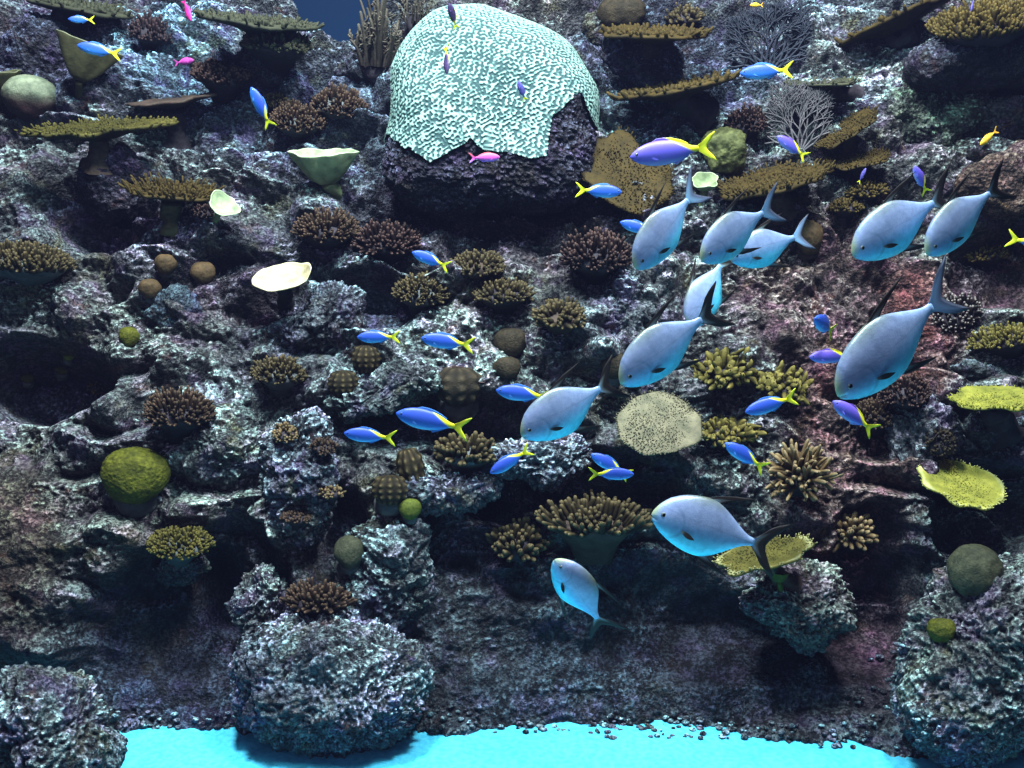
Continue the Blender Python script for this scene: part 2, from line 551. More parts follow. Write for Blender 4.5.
R('rock bank under the left edge tan ribbed coral', 44, 300, 48, 20, -.15, seed=79, sub=6, group=G, tint=(.95, .95, .95))
R('dark rock shelf under the olive mound at the right edge', 990, 372, 46, 18, -.2, seed=82, sub=6, group=G, tint=(.7, .8, .85), rough=.7)
R('dark rock under the yellow topped table at right', 1000, 432, 44, 26, -.25, seed=85, sub=6, group=G, tint=(.6, .7, .75), rough=.7)

# ------------------------------------------------------------------ giant brain coral: living crust over a dead base
def brain_coral():
    d = base_depth(490, 110) - .15
    c = at(491, 120, d); k = d / FPX
    t = thing('brain_coral', 'giant pale mint brain coral with dark dead base, top centre', 'coral', c)
    U, F = ico(9)
    p = 3.6
    S = U * ((np.abs(U) ** p).sum(1) ** (-1 / p))[:, None]
    a, b = 101 * k, 108 * k
    L = S * np.array([a, a * .85, b])
    zt = L[:, 2] / k            # px above centre
    # leaning outline: flat left side flaring low, right shoulder sloping
    L[:, 0] -= np.clip(zt - 40, 0, 60) * k * .10
    fl = np.clip(0 - zt, 0, 50) / 50
    L[:, 0] -= np.where(S[:, 0] < 0, fl * 9 * k, -fl * 4 * k)
    sh = np.clip(S[:, 0], 0, 1) * np.clip(zt - 10, 0, 200)
    L[:, 2] -= sh * k * .30
    shl = np.clip(-S[:, 0] - .35, 0, 1) * np.clip(zt - 30, 0, 200)
    L[:, 2] -= shl * k * .16
    L[:, 0] += np.clip(-S[:, 0], 0, 1) * np.clip(zt - 50, 0, 80) * k * .28
    L[:, 1] += np.clip(zt, -60, 120) * k * .35
    W = L + c
    L = L + U * (.055 * chunked(fbm, W * 2.2, 2, 4))[:, None]
    px, py, _ = project(L + c)
    nb = 9 * chunked(fbm, W * 6, 3, 15)
    line = np.interp(px, [370, 388, 410, 430, 455, 470, 500, 520, 546, 552, 575, 582, 600], [140, 140, 150, 160, 150, 141, 150, 157, 154, 118, 92, 90, 138])
    living = (py + nb < line) | (L[:, 1] > .25)
    # maze of ridges
    rr = np.random.default_rng(3)
    n = np.zeros(len(W))
    for q in range(40):
        kv = norm(rr.normal(size=3)) * 250 * rr.uniform(.75, 1.25)
        n += np.cos(W @ kv + rr.uniform(0, 6.28))
    n = n / math.sqrt(20)
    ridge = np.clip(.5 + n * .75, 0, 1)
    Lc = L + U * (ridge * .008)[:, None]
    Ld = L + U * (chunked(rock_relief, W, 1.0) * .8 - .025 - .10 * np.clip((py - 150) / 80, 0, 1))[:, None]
    fl_ = living[F].sum(1) >= 2
    for nm, P, FF, sc in (('living_crust', Lc, F[fl_], ridge), ('dead_base', Ld, F[~fl_], None)):
        used = np.unique(FF); rm = np.zeros(len(P), int); rm[used] = np.arange(len(used))
        if sc is not None:
            m, nt = newmat('brain_coral_crust'); g = N(nt)
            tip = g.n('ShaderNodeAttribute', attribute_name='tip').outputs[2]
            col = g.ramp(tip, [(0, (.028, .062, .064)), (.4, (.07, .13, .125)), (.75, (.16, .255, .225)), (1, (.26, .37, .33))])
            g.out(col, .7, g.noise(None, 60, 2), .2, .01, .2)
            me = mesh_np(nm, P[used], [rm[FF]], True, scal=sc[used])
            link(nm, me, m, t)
        else:
            tn = np.ones((len(used), 3)) * np.array((.30, .26, .40))
            me = mesh_np(nm, P[used], [rm[FF]], True, tn)
            o = link(nm, me, ROCKM, t); o['label'] = 'dark dead rock base'
    add_depth(L + c)


brain_coral()


# ------------------------------------------------------------------ sand floor, far wall, rubble
def sand():
    xs = np.arange(-5.5, 5.5, .03); ys = np.arange(-2.2, .2, .02)
    X, Y = np.meshgrid(xs, ys); X, Y = X.ravel(), Y.ravel()
    Z = .02 * fbm(np.stack([X * 1.2, Y * 1.6, X * 0], -1), 3, 3) + .012 * vnoise(np.stack([X * 9, Y * 9, X * 0], -1), 5)
    me = mesh_np('floor', np.stack([X, Y, Z], -1), [grid_faces(len(xs), len(ys))])
    m, nt = newmat('sand'); g = N(nt)
    pos = g.n('ShaderNodeNewGeometry').outputs['Position']
    col = g.ramp(g.noise(pos, 30, 4), [(.3, (.06, .46, .66)), (.6, (.11, .60, .80))])
    sp = g.smooth(g.noise(pos, 70, 2), .66, .72)
    col = g.mix(g.math('MULTIPLY', sp, .5), col, (.05, .35, .5))
    g.out(col, .9, g.noise(pos, 120, 3), .3, .01, .1)
    o = link('floor', me, m)
    tag(o, 'bright cyan white sand bed along the foot of the reef', kind='structure')
    m2, nt = newmat('open_water'); g = N(nt)
    g.out((.010, .026, .062), 1.0, spec=0)
    V = np.array([(-8, 4.6, -1), (8, 4.6, -1), (8, 4.6, 9), (-8, 4.6, 9)])
    o = link('wall_far', mesh_np('wall_far', V, [np.array([[0, 1, 2, 3]])]), m2)
    tag(o, 'deep blue open water beyond the reef crest', kind='structure')
    # rubble along the foot of the rocks
    parts = []
    U, F = ico(2)
    for (x0, x1, y0, y1, n) in ((395, 480, 706, 730, 45), (590, 705, 716, 738, 70), (700, 800, 722, 738, 40), (820, 940, 715, 748, 60), (115, 240, 712, 730, 40), (480, 600, 722, 732, 25), (850, 905, 640, 715, 22)):
        for _ in range(n):
            px, py = random.uniform(x0, x1), random.uniform(y0, y1)
            dw = wall_d(px, py)
            r = ray(px, py)
            ds = CAM[2] / -r[2]
            p = at(px, py, min(dw, ds) - .01)
            s = random.uniform(.006, .019)
            V = U * (1 + .35 * fbm(U * 1.7 + random.uniform(0, 50), 2, 3)[:, None]) * s * np.array([1.3, 1, .8])
            parts.append((V + p, [F], random.random()))
    V, FF, s = merge(parts)
    tn = np.where(s[:, None] < .35, np.array([[1.0, 1.3, 1.5]]), np.array([[.5, .5, .6]]))
    tag(link('rubble', mesh_np('rubble', V, FF, True, tn), ROCKM), 'small broken rubble scattered along the foot of the rocks', kind='stuff')


sand()
# ------------------------------------------------------------------ corals
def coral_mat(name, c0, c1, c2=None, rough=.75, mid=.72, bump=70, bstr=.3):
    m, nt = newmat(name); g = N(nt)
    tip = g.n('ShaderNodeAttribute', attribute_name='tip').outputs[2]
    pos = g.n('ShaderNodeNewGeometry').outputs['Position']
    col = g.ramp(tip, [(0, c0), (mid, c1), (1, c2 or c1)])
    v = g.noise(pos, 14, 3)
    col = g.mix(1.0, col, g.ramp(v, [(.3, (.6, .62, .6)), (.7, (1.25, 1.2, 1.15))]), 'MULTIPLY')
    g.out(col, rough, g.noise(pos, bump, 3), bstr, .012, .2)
    return m


PAL = {
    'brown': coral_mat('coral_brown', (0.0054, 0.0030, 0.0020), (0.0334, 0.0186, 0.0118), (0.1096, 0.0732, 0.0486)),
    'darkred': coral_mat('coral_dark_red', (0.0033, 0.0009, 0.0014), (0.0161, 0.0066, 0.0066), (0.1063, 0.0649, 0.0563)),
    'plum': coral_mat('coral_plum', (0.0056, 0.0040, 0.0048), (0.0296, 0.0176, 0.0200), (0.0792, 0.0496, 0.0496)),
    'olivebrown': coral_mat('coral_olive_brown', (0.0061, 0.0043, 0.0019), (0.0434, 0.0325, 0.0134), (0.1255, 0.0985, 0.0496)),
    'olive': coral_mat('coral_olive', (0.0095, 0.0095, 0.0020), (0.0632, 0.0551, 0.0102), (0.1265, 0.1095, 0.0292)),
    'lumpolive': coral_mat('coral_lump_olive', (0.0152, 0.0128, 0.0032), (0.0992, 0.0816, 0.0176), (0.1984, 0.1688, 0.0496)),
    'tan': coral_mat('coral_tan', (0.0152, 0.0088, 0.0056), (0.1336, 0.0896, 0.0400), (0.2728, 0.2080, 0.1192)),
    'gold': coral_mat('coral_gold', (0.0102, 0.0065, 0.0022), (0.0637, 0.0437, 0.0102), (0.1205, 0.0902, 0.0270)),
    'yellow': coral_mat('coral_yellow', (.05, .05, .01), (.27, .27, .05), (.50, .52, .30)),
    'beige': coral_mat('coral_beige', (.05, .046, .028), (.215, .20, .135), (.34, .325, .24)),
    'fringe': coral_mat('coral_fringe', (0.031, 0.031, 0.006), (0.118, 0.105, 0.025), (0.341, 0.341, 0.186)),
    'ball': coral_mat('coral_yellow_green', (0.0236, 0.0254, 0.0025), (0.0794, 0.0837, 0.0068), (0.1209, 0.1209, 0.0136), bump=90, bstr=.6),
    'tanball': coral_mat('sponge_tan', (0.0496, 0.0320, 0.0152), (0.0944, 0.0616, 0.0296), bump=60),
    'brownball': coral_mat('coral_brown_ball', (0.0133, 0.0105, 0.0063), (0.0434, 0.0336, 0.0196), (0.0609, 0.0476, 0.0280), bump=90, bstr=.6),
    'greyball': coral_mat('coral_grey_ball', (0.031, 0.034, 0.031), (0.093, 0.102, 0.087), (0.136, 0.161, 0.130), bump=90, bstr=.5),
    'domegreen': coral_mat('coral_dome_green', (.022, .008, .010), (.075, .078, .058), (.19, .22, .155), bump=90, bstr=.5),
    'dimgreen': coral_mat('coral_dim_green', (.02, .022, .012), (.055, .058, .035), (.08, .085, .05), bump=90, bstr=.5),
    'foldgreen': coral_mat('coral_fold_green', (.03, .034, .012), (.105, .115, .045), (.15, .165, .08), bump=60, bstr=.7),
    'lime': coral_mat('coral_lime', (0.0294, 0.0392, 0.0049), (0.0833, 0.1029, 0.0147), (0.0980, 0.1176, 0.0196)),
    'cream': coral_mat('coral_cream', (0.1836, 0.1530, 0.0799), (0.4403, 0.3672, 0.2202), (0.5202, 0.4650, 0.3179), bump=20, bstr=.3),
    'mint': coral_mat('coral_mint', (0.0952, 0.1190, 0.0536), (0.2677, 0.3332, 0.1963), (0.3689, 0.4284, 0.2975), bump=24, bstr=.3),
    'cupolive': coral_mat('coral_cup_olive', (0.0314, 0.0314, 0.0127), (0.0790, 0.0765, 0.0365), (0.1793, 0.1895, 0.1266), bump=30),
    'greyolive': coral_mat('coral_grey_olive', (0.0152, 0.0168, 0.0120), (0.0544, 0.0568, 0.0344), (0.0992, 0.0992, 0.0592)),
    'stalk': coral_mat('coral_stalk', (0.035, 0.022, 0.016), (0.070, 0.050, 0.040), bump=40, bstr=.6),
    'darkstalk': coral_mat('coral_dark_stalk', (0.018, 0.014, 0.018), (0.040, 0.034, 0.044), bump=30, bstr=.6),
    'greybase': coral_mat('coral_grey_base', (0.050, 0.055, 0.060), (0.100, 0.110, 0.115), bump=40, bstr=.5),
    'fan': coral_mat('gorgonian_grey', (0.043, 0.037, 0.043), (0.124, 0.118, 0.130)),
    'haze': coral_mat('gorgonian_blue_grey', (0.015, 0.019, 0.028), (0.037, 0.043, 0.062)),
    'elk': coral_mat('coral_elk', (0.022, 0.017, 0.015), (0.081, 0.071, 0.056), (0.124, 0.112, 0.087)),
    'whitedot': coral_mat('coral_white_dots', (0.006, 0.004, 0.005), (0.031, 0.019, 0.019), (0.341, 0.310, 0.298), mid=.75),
}


def frame(cx, cy, theta, roll, d):
    Dv = norm(ray(cx, cy))
    Uc = norm(UP - (UP @ Dv) * Dv)
    Rc = np.cross(Dv, Uc)
    cr, sr = math.cos(roll), math.sin(roll)
    R1 = Rc * cr + Uc * sr
    U1 = Uc * cr - Rc * sr
    A = U1 * math.cos(theta) - Dv * math.sin(theta)
    E2 = Dv * math.cos(theta) + U1 * math.sin(theta)
    return at(cx, cy, d), R1, E2, A, Dv


def toworld(L, R1, E2, A):
    return L[:, 0:1] * R1 + L[:, 1:2] * E2 + L[:, 2:3] * A


def lathe(prof_rz, seg=40, outline=None, squash=1.0, rj=None):
    """prof list of (r, z); outline(ang)->factor on r"""
    ang = np.arange(seg) * 2 * math.pi / seg
    of = outline(ang) if outline else np.ones(seg)
    V = []
    for r, z in prof_rz:
        V.append(np.stack([r * of * np.cos(ang), r * of * np.sin(ang) * squash, np.full(seg, z)], -1))
    V = np.concatenate(V)
    return V, grid_faces(seg, len(prof_rz), True)


def wobble(seed, amp=.1, kmax=6):
    r = np.random.default_rng(seed)
    ks = [(k, r.uniform(-1, 1) / k ** .5, r.uniform(0, 6.28)) for k in range(2, kmax + 1)]
    return lambda a: 1 + amp * sum(c * np.cos(k * a + p) for k, c, p in ks)


def theta_for(w, h, dome):
    best, bt = 9, .2
    for t in np.linspace(.05, 1.35, 60):
        e = abs((math.sin(t) + dome * .5 * math.cos(t)) - h / w)
        if e < best: best, bt = e, t
    return bt


def stalk_tube(p0, p1, r0, r1, seed=1, seg=28, rings=26, flare=.5):
    p0, p1 = np.asarray(p0), np.asarray(p1)
    D = p1 - p0
    L = np.linalg.norm(D); D = D / (L + 1e-9)
    X = norm(np.cross(D, [0.3, .9, .2])); Y = np.cross(D, X)
    t = np.linspace(0, 1, rings); ang = np.arange(seg) * 2 * math.pi / seg
    r = r0 + (r1 - r0) * t
    r = r * (1 + flare * (.15 * np.exp(-t * 7) + .8 * np.exp(-(1 - t) * 6)))
    P = p0 + D * (t * L)[:, None, None] + (X * np.cos(ang)[:, None] + Y * np.sin(ang)[:, None])[None] * r[:, None, None]
    V = P.reshape(-1, 3)
    r[0] *= .3
    P = p0 + D * (t * L)[:, None, None] + (X * np.cos(ang)[:, None] + Y * np.sin(ang)[:, None])[None] * r[:, None, None]
    V = P.reshape(-1, 3)
    m_ = min(r0, r1) * np.repeat(np.clip(t * 4, 0, 1), seg)[:, None]
    V = V + m_ * np.stack([.28 * vnoise(V * 9, seed + q) + .14 * vnoise(V * 24, seed + q) + .07 * vnoise(V * 55, seed + q) for q in range(3)], -1)
    caps = np.array([[0, 0, 0]])
    return V, grid_faces(seg, rings, True)


SEED = [100]


def part(name, V, F, mat, root, c, scal):
    me = mesh_np(name, V - c, F if isinstance(F, list) else [F], True, scal=scal)
    return link(name, me, PAL[mat], root)


def finger_coral(label, cx, cy, w, h, pal, n=150, dome=.55, upb=.25, fl=.32, fr=None, basemat='darkstalk', roll=0, name='finger_coral',
                 group=None, d=None, taper=.7, off=.30, jit=.22, asp=1.0, curve=.0, theta=None, outline=.12):
    SEED[0] += 1; sd = SEED[0]; r_ = np.random.default_rng(sd)
    dw = d or wall_d(cx, cy + h * .2)
    k = dw / FPX; r = w / 2 * k
    th = theta if theta is not None else theta_for(w, h, dome)
    c, R1, E2, A, Dv = frame(cx, cy + h * .10, th, roll, dw - off * r)
    root = thing(name, label, 'coral', c, group)
    ol = wobble(sd, outline)
    if fr is None: n = int(n * 1.6); fl = fl * .52
    i = np.arange(n) + .5
    psi = np.arccos(1 - i / n * 1.12); phi = i * 2.39996 + r_.normal(0, .25, n)
    s = np.stack([np.cos(phi) * np.sin(psi), np.sin(phi) * np.sin(psi), np.cos(psi)], -1)
    of = ol(phi)[:, None]
    sc = np.array([r, r * asp, r * dome])
    tipp = s * sc * of
    base = s * sc * of * (1 - fl) * np.array([1, 1, .7])
    dirv = tipp - base
    L = np.linalg.norm(dirv, axis=1) * (1 + r_.normal(0, jit, n)) + r * .04
    L = np.clip(L, r * .08, r * .6)
    dirv = norm_rows(dirv) * (1 - upb) + np.array([0, 0, upb]) + r_.normal(0, .16, (n, 3))
    dirv = norm_rows(dirv)
    rad = fr * k if fr else r * 1.0 / math.sqrt(n)
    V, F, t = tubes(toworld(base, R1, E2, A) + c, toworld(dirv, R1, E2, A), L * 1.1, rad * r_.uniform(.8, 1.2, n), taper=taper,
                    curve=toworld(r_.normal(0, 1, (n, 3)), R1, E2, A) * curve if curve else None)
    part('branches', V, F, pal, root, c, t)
    q = 1 - fl * .9
    V, F = lathe([(.01, r * dome * .62 * q), (r * .5 * q, r * dome * .55 * q), (r * .82 * q, r * dome * .32 * q), (r * .97 * q, -.02 * r), (r * .80 * q, -.16 * r), (r * .45, -.40 * r), (r * .34, -.75 * r)], 28, ol, asp)
    Vw = toworld(V, R1, E2, A)
    Vw = Vw + Dv * (np.clip(-V[:, 2] / r, 0, 1) * .9 * r)[:, None]
    part('base', Vw + c, F, basemat, root, c, np.clip(.5 + V[:, 2] / r, 0, 1))
    return root


def table_coral(label, cx, cy, w, h, pal, base=None, roll=0, theta=None, thick=.035, squash=.8, stalkmat='stalk', stalk_r=.16, nubs=160, nubl=.05,
                rimpale=.0, lift=.75, name='table_coral', group=None, d=None, outline=.13, dish=.05, nubr=None, underside=None):
    """flat plate on a stalk. base=(px,py) where the stalk meets the rock"""
    SEED[0] += 1; sd = SEED[0]; r_ = np.random.default_rng(sd)
    bx, by = base or (cx, cy + h * .6)
    dw = wall_d(bx, by)
    k = dw / FPX; r = w / 2 * k
    d = d or min(dw - lift * r * squash * .8, wall_d(cx, cy) - .35 * r * squash)
    k = d / FPX; r = w / 2 * k
    th = theta if theta is not None else math.asin(min(.98, max(.03, (h / w - thick * .7) / squash)))
    c, R1, E2, A, Dv = frame(cx, cy, th, roll, d)
    root = thing(name, label, 'coral', c, group)
    ol = wobble(sd, outline, 9)
    T = thick * r * 2
    rr = [0.02, .2, .4, .6, .75, .88, .96, 1.0, .97, .85, .65, .4, .2]
    zz = [dish * -.9, -.8 * dish, -.6 * dish, -.3 * dish, -.1 * dish, .0, .0, -T / r * .45, -T / r * .9, -T / r * 1.15, -T / r * 1.5, -T / r * 2.2, -T / r * 3.2]
    V, F = lathe([(a * r, b * r) for a, b in zip(rr, zz)], 72, ol, squash)
    ang = np.arctan2(V[:, 1], V[:, 0])
    rad = np.hypot(V[:, 0], V[:, 1] / squash) / r
    V[:, 2] += r * .05 * vnoise(np.stack([np.cos(ang) * 1.5 + sd, np.sin(ang) * 1.5, rad * 2], -1)) * rad
    V[:, 2] += r * .012 * vnoise(V / r * 14 + sd)
    top = np.repeat(np.array([1] * 7 + [0] * 6), 72)
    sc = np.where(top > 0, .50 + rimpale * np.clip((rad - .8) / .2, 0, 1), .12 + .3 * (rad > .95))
    parts = [(toworld(V, R1, E2, A) + c, [F], sc)]
    if nubs:
        i = np.arange(nubs) + .5
        q = np.clip(np.sqrt(i / nubs) + r_.normal(0, .6 / math.sqrt(nubs), nubs), 0, 1); phi = i * 2.39996 + r_.normal(0, .9, nubs) / math.sqrt(nubs) / (q + .1)
        of = ol(phi)
        B = np.stack([q * r * of * np.cos(phi), q * r * of * np.sin(phi) * squash, np.interp(q, [0, 1], [-dish * .9, 0]) * r - T * .2], -1)
        out = np.stack([np.cos(phi), np.sin(phi) * squash, np.zeros(nubs)], -1)
        Dn = norm_rows(out * (np.clip(q - .55, 0, 1) * 2.2)[:, None] + np.array([0, 0, 1.0]) + r_.normal(0, .25, (nubs, 3)))
        L = r * nubl * r_.uniform(.6, 1.5, nubs) * (1 + .6 * (q > .93))
        nr = (nubr or .75 / math.sqrt(nubs) * .62) * r
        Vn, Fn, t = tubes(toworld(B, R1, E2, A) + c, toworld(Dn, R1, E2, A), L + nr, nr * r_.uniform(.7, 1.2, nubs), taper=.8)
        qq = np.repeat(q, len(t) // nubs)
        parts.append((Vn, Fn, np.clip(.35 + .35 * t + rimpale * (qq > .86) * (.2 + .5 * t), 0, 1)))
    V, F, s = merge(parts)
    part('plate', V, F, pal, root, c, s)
    p1 = at(bx, by, dw + .04)
    p0 = c - A * (T * 1.1 + .8 * stalk_r * r)
    V, F = stalk_tube(p0, p1 + norm(p1 - p0) * .05, stalk_r * r, stalk_r * r * 1.25, sd, flare=.9)
    o = part('stalk', V, F, stalkmat, root, c, np.clip(.2 + .5 * np.random.default_rng(sd).random(len(V)), 0, 1))
    return root


def cup_coral(label, cx, cy, w, h, pal, base, theta=.25, roll=0, depth=.55, squash=.8, waist=.2, name='cup_coral', group=None, outline=.15, inner=.8, lift=.5, d=None, stalkmat=None, lip=0.0, rimw=.10):
    SEED[0] += 1; sd = SEED[0]
    bx, by = base
    dw = wall_d(bx, by); r0 = w / 2 * dw / FPX
    d = d or min(dw - lift * r0, wall_d(cx, cy) - .3 * r0)
    k = d / FPX; r = w / 2 * k
    c, R1, E2, A, Dv = frame(cx, cy, theta, roll, d)
    root = thing(name, label, 'coral', c, group)
    ol = wobble(sd, outline, 7)
    ts = np.linspace(0, 1, 9)
    outer = [(r * (waist + (1 - waist) * t ** .75), r * depth * (t - 1)) for t in ts]
    rim = [(r * 1.0, r * .02), (r * .95, r * .035)]
    inn = [(r * .93 * (waist * .3 + (1 - waist * .3) * t ** .6), r * depth * .75 * (t - 1)) for t in ts[::-1]]
    prof_ = [(.002 * r, -r * depth)] + outer + rim + inn + [(.002 * r, -r * depth * .75)]
    V, F = lathe(prof_, 56, ol, squash)
    ang = np.arctan2(V[:, 1], V[:, 0])
    V[:, 2] += r * rimw * np.repeat(np.clip([p[0] / r for p in prof_], 0, 1), 56) ** 2 * vnoise(np.stack([np.cos(ang) * 1.3 + sd, np.sin(ang) * 1.3, ang * 0], -1))
    if lip:
        V[:, 2] += lip * r * np.clip(V[:, 0] / r - .75, 0, 1) * 2
    V += r * .02 * np.stack([vnoise(V / r * 5 + sd + q) for q in range(3)], -1)
    sc = np.repeat(np.array([.25] + [.25 + .25 * t for t in ts] + [1, 1] + [inner] * 10), 56)
    part('cup', toworld(V, R1, E2, A) + c, F, pal, root, c, sc)
    p1 = at(bx, by, dw + .04); p0 = c - A * r * (depth * .98 + (.12 if depth < .5 else 0))
    V, F = stalk_tube(p0, p1 + norm(p1 - p0) * .05, waist * r * .7, waist * r * 1.0, sd, flare=.25)
    part('stalk', V, F, stalkmat or pal, root, c, np.full(len(V), .22))
    return root


def ball_coral(label, cx, cy, w, h, pal, rough=.06, ridges=0, name='ball_coral', cat='coral', group=None, basemat='greybase', roll=0, hang=.0, off=.35, d=None, sub=5, fuzz=1.0, grad=0.0):
    SEED[0] += 1; sd = SEED[0]
    dw = d or wall_d(cx, cy)
    k = dw / FPX; rx, rz = w / 2 * k, h / 2 * k; r = (rx + rz) / 2
    c, R1, E2, A, Dv = frame(cx, cy, .15, roll, dw - off * r)
    root = thing(name, label, cat, c, group)
    U, F = ico(sub)
    p = 2.3
    S = U * ((np.abs(U) ** p).sum(1) ** (-1 / p))[:, None]
    h_ = rough * 2.2 * fbm(U * 1.4 + sd, 3, sd) + rough * .35 * fuzz * vnoise(U * 16 + sd, sd)
    t = .55 + .4 * vnoise(U * 14 + sd, sd + 1)
    if ridges:
        az = np.arctan2(U[:, 1], U[:, 0])
        beads = .5 + .5 * np.cos(az * ridges)
        rows = .5 + .5 * np.cos(U[:, 2] * ridges * 1.5)
        b = beads * (.35 + .65 * rows)
        h_ = h_ + .16 * b * (1 - np.abs(U[:, 2]) ** 4)
        t = .1 + .9 * b
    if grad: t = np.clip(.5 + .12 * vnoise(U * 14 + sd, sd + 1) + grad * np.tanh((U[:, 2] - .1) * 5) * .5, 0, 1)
    L = S * np.array([rx, r * .9, rz]) * (1 + h_[:, None])
    L[:, 0] *= 1 - .25 * np.clip(-U[:, 2], 0, 1)
    part('crown', toworld(L, R1, E2, A) + c, F, pal, root, c, np.clip(t, 0, 1))
    q = c - A * rz * .75
    p1 = c - A * rz * .9 + Dv * r * 1.3
    V, F = stalk_tube(q, p1, .62 * rx, .8 * rx, sd, flare=.2)
    part('base', V, F, basemat, root, c, np.full(len(V), .5))
    return root


def fan_coral(label, cx, cy, w, h, pal, base, name='gorgonian_fan', group=None, n0=6, depth=6, d=None, thick=.006):
    SEED[0] += 1; rr = random.Random(SEED[0])
    dw = wall_d(*base); d = d or min(dw, wall_d(cx, cy)) - .10
    k = d / FPX
    c, R1, E2, A, Dv = frame(base[0], base[1], .05, 0, d)
    root = thing(name, label, 'coral', c, group)
    H = h * k
    B, D, L, Rr = [], [], [], []

    def grow(p, a, l, r, lev):
        e = p + np.array([math.sin(a) * l, rr.uniform(-.12, .12) * l, math.cos(a) * l])
        B.append(p); D.append(norm(e - p)); L.append(np.linalg.norm(e - p) * 1.06); Rr.append(r)
        if lev <= 0 or abs(e[0]) > w * k * .52 or e[2] > H: return
        for s in (-1, 1):
            grow(e, a + s * rr.uniform(.18, .5), l * rr.uniform(.78, .98), max(r * .8, thick * .55), lev - 1)
    for i in range(n0):
        a = (i / (n0 - 1) - .5) * 2.0
        grow(np.array([a * .02, 0, -.05]), a, H * .2, thick * 1.6, depth)
    V, F, t = tubes(toworld(np.array(B), R1, E2, A) + c, toworld(np.array(D), R1, E2, A), np.array(L), np.array(Rr), taper=.9, sides=5)
    part('branches', V, F, pal, root, c, t * .4 + .5)
    V, F = stalk_tube(c + A * .02, at(base[0], base[1] + 3, dw + .05), .03, .04, 3)
    part('holdfast', V, F, 'darkstalk', root, c, np.full(len(V), .5))
    return root


def elk_coral(label, cx, cy, w, h, pal, n=26, name='branching_coral', group=None, fat=.12):
    SEED[0] += 1; r_ = np.random.default_rng(SEED[0])
    dw = wall_d(cx, cy + h * .45); k = dw / FPX
    c, R1, E2, A, Dv = frame(cx, cy + h / 2, .1, 0, dw - .05)
    root = thing(name, label, 'coral', c, group)
    W, H = w * k, h * k
    x = r_.uniform(-.5, .5, n); y = r_.uniform(-.25, .25, n)
    B = np.stack([x * W * .55, y * W * .6, np.full(n, -.08 * H)], -1)
    top = np.stack([x * W * .95, y * W, H * (1.0 - 1.4 * np.abs(x) ** 1.6) * r_.uniform(.6, 1.02, n)], -1)
    top += r_.normal(0, .07, (n, 3)) * W
    D = norm_rows(top - B); L = np.linalg.norm(top - B, axis=1)
    rad = fat * W * .33 * r_.uniform(.7, 1.1, n)
    V1, F1, t1 = tubes(toworld(B, R1, E2, A) + c, toworld(D, R1, E2, A), L, rad, sides=8, taper=.8, curve=toworld(r_.normal(0, .18, (n, 3)), R1, E2, A))
    # side knobs
    m = n * 9
    j = r_.integers(0, n, m); tt = r_.uniform(.35, .95, m)
    Bk = B[j] + D[j] * (L[j] * tt)[:, None]
    Dk = norm_rows(D[j] * .6 + r_.normal(0, .6, (m, 3)))
    V2, F2, t2 = tubes(toworld(Bk, R1, E2, A) + c, toworld(Dk, R1, E2, A), rad[j] * 2.6, rad[j] * .6, taper=.8)
    V, F, t = merge([(V1, F1, t1 * .8), (V2, F2, .4 + .6 * t2)])
    part('branches', V, F, pal, root, c, t)
    V, F = stalk_tube(c - A * .02, at(cx, cy + h * .5, dw + .08) - A * .05, W * .25, W * .3, 3)
    part('base', V, F, 'darkstalk', root, c, np.full(len(V), .5))
    return root
FC, TC, CC, BC = finger_coral, table_coral, cup_coral, ball_coral
# ---- top left
TC('long grey olive table coral cut by the top edge above the dark tower', 74, 3, 112, 13, 'greyolive', (70, 22), roll=-.03, stalkmat='darkstalk')
FC('dark plum dome bush near the top left, right of the fan shaped vase', 152, 33, 42, 27, 'plum', 130, dome=.9, fl=.15)
CC('olive fan shaped vase coral opening upward at the top left', 90, 44, 62, 20, 'cupolive', (80, 96), theta=-.12, roll=-.28, depth=1.25, waist=.16, squash=.55, lift=.6, inner=.4)
CC('olive brown plate coral cut by the left edge near the top', 0, 72, 42, 12, 'cupolive', (-4, 108), theta=.05, depth=.9, roll=.12, waist=.2, inner=.4)
BC('round dome coral with pale green top and dark underside at far left', 31, 98, 54, 44, 'domegreen', .03, name='dome_coral', basemat='darkstalk', off=.6, grad=1.0)
TC('long olive table coral with yellow rim left of the dark plate', 97, 126, 122, 24, 'olive', (98, 160), roll=.17, theta=.22, squash=.55, rimpale=.35, stalk_r=.13, lift=.5, outline=.2, nubs=420, nubl=.03)
TC('thin dark brown plate coral on a dark stump right of the olive table', 172, 98, 90, 13, 'stalk', (177, 140), roll=.2, theta=.08, stalkmat='darkstalk', stalk_r=.2, lift=.4, nubs=0, rimpale=.3, outline=.2)
FC('dark red brown flat topped bush between the pink fish and blue fish', 222, 74, 64, 26, 'darkred', 190, dome=.35, upb=.6, fl=.3, off=.6)
TC('wide flat grey table coral above the dark block at the top left', 259, 20, 118, 17, 'greyolive', (262, 46), theta=.08, stalkmat='darkstalk', stalk_r=.16, nubs=240, roll=-.02)
FC('low green olive mound coral below the flat grey table', 277, 45, 72, 22, 'greyolive', 220, dome=.5, fl=.12, upb=.2)
FC('small brown bush half hidden behind the upright blue fish', 279, 100, 30, 20, 'olivebrown', 70, dome=.5)
FC('dark brown tufted bush, left one of the touching pair by the brain coral', 297, 121, 54, 30, 'brown', 200, dome=.7, fl=.22, basemat='greybase')
FC('dark brown tufted bush, right one of the touching pair by the brain coral', 339, 107, 58, 28, 'brown', 200, dome=.7, fl=.22, basemat='greybase', roll=-.12)
CC('pale yellow cup coral on a stem left of the brain coral base', 324, 152, 66, 16, 'mint', (338, 192), theta=.14, roll=.05, depth=.95, waist=.26, squash=.7, lift=.7)
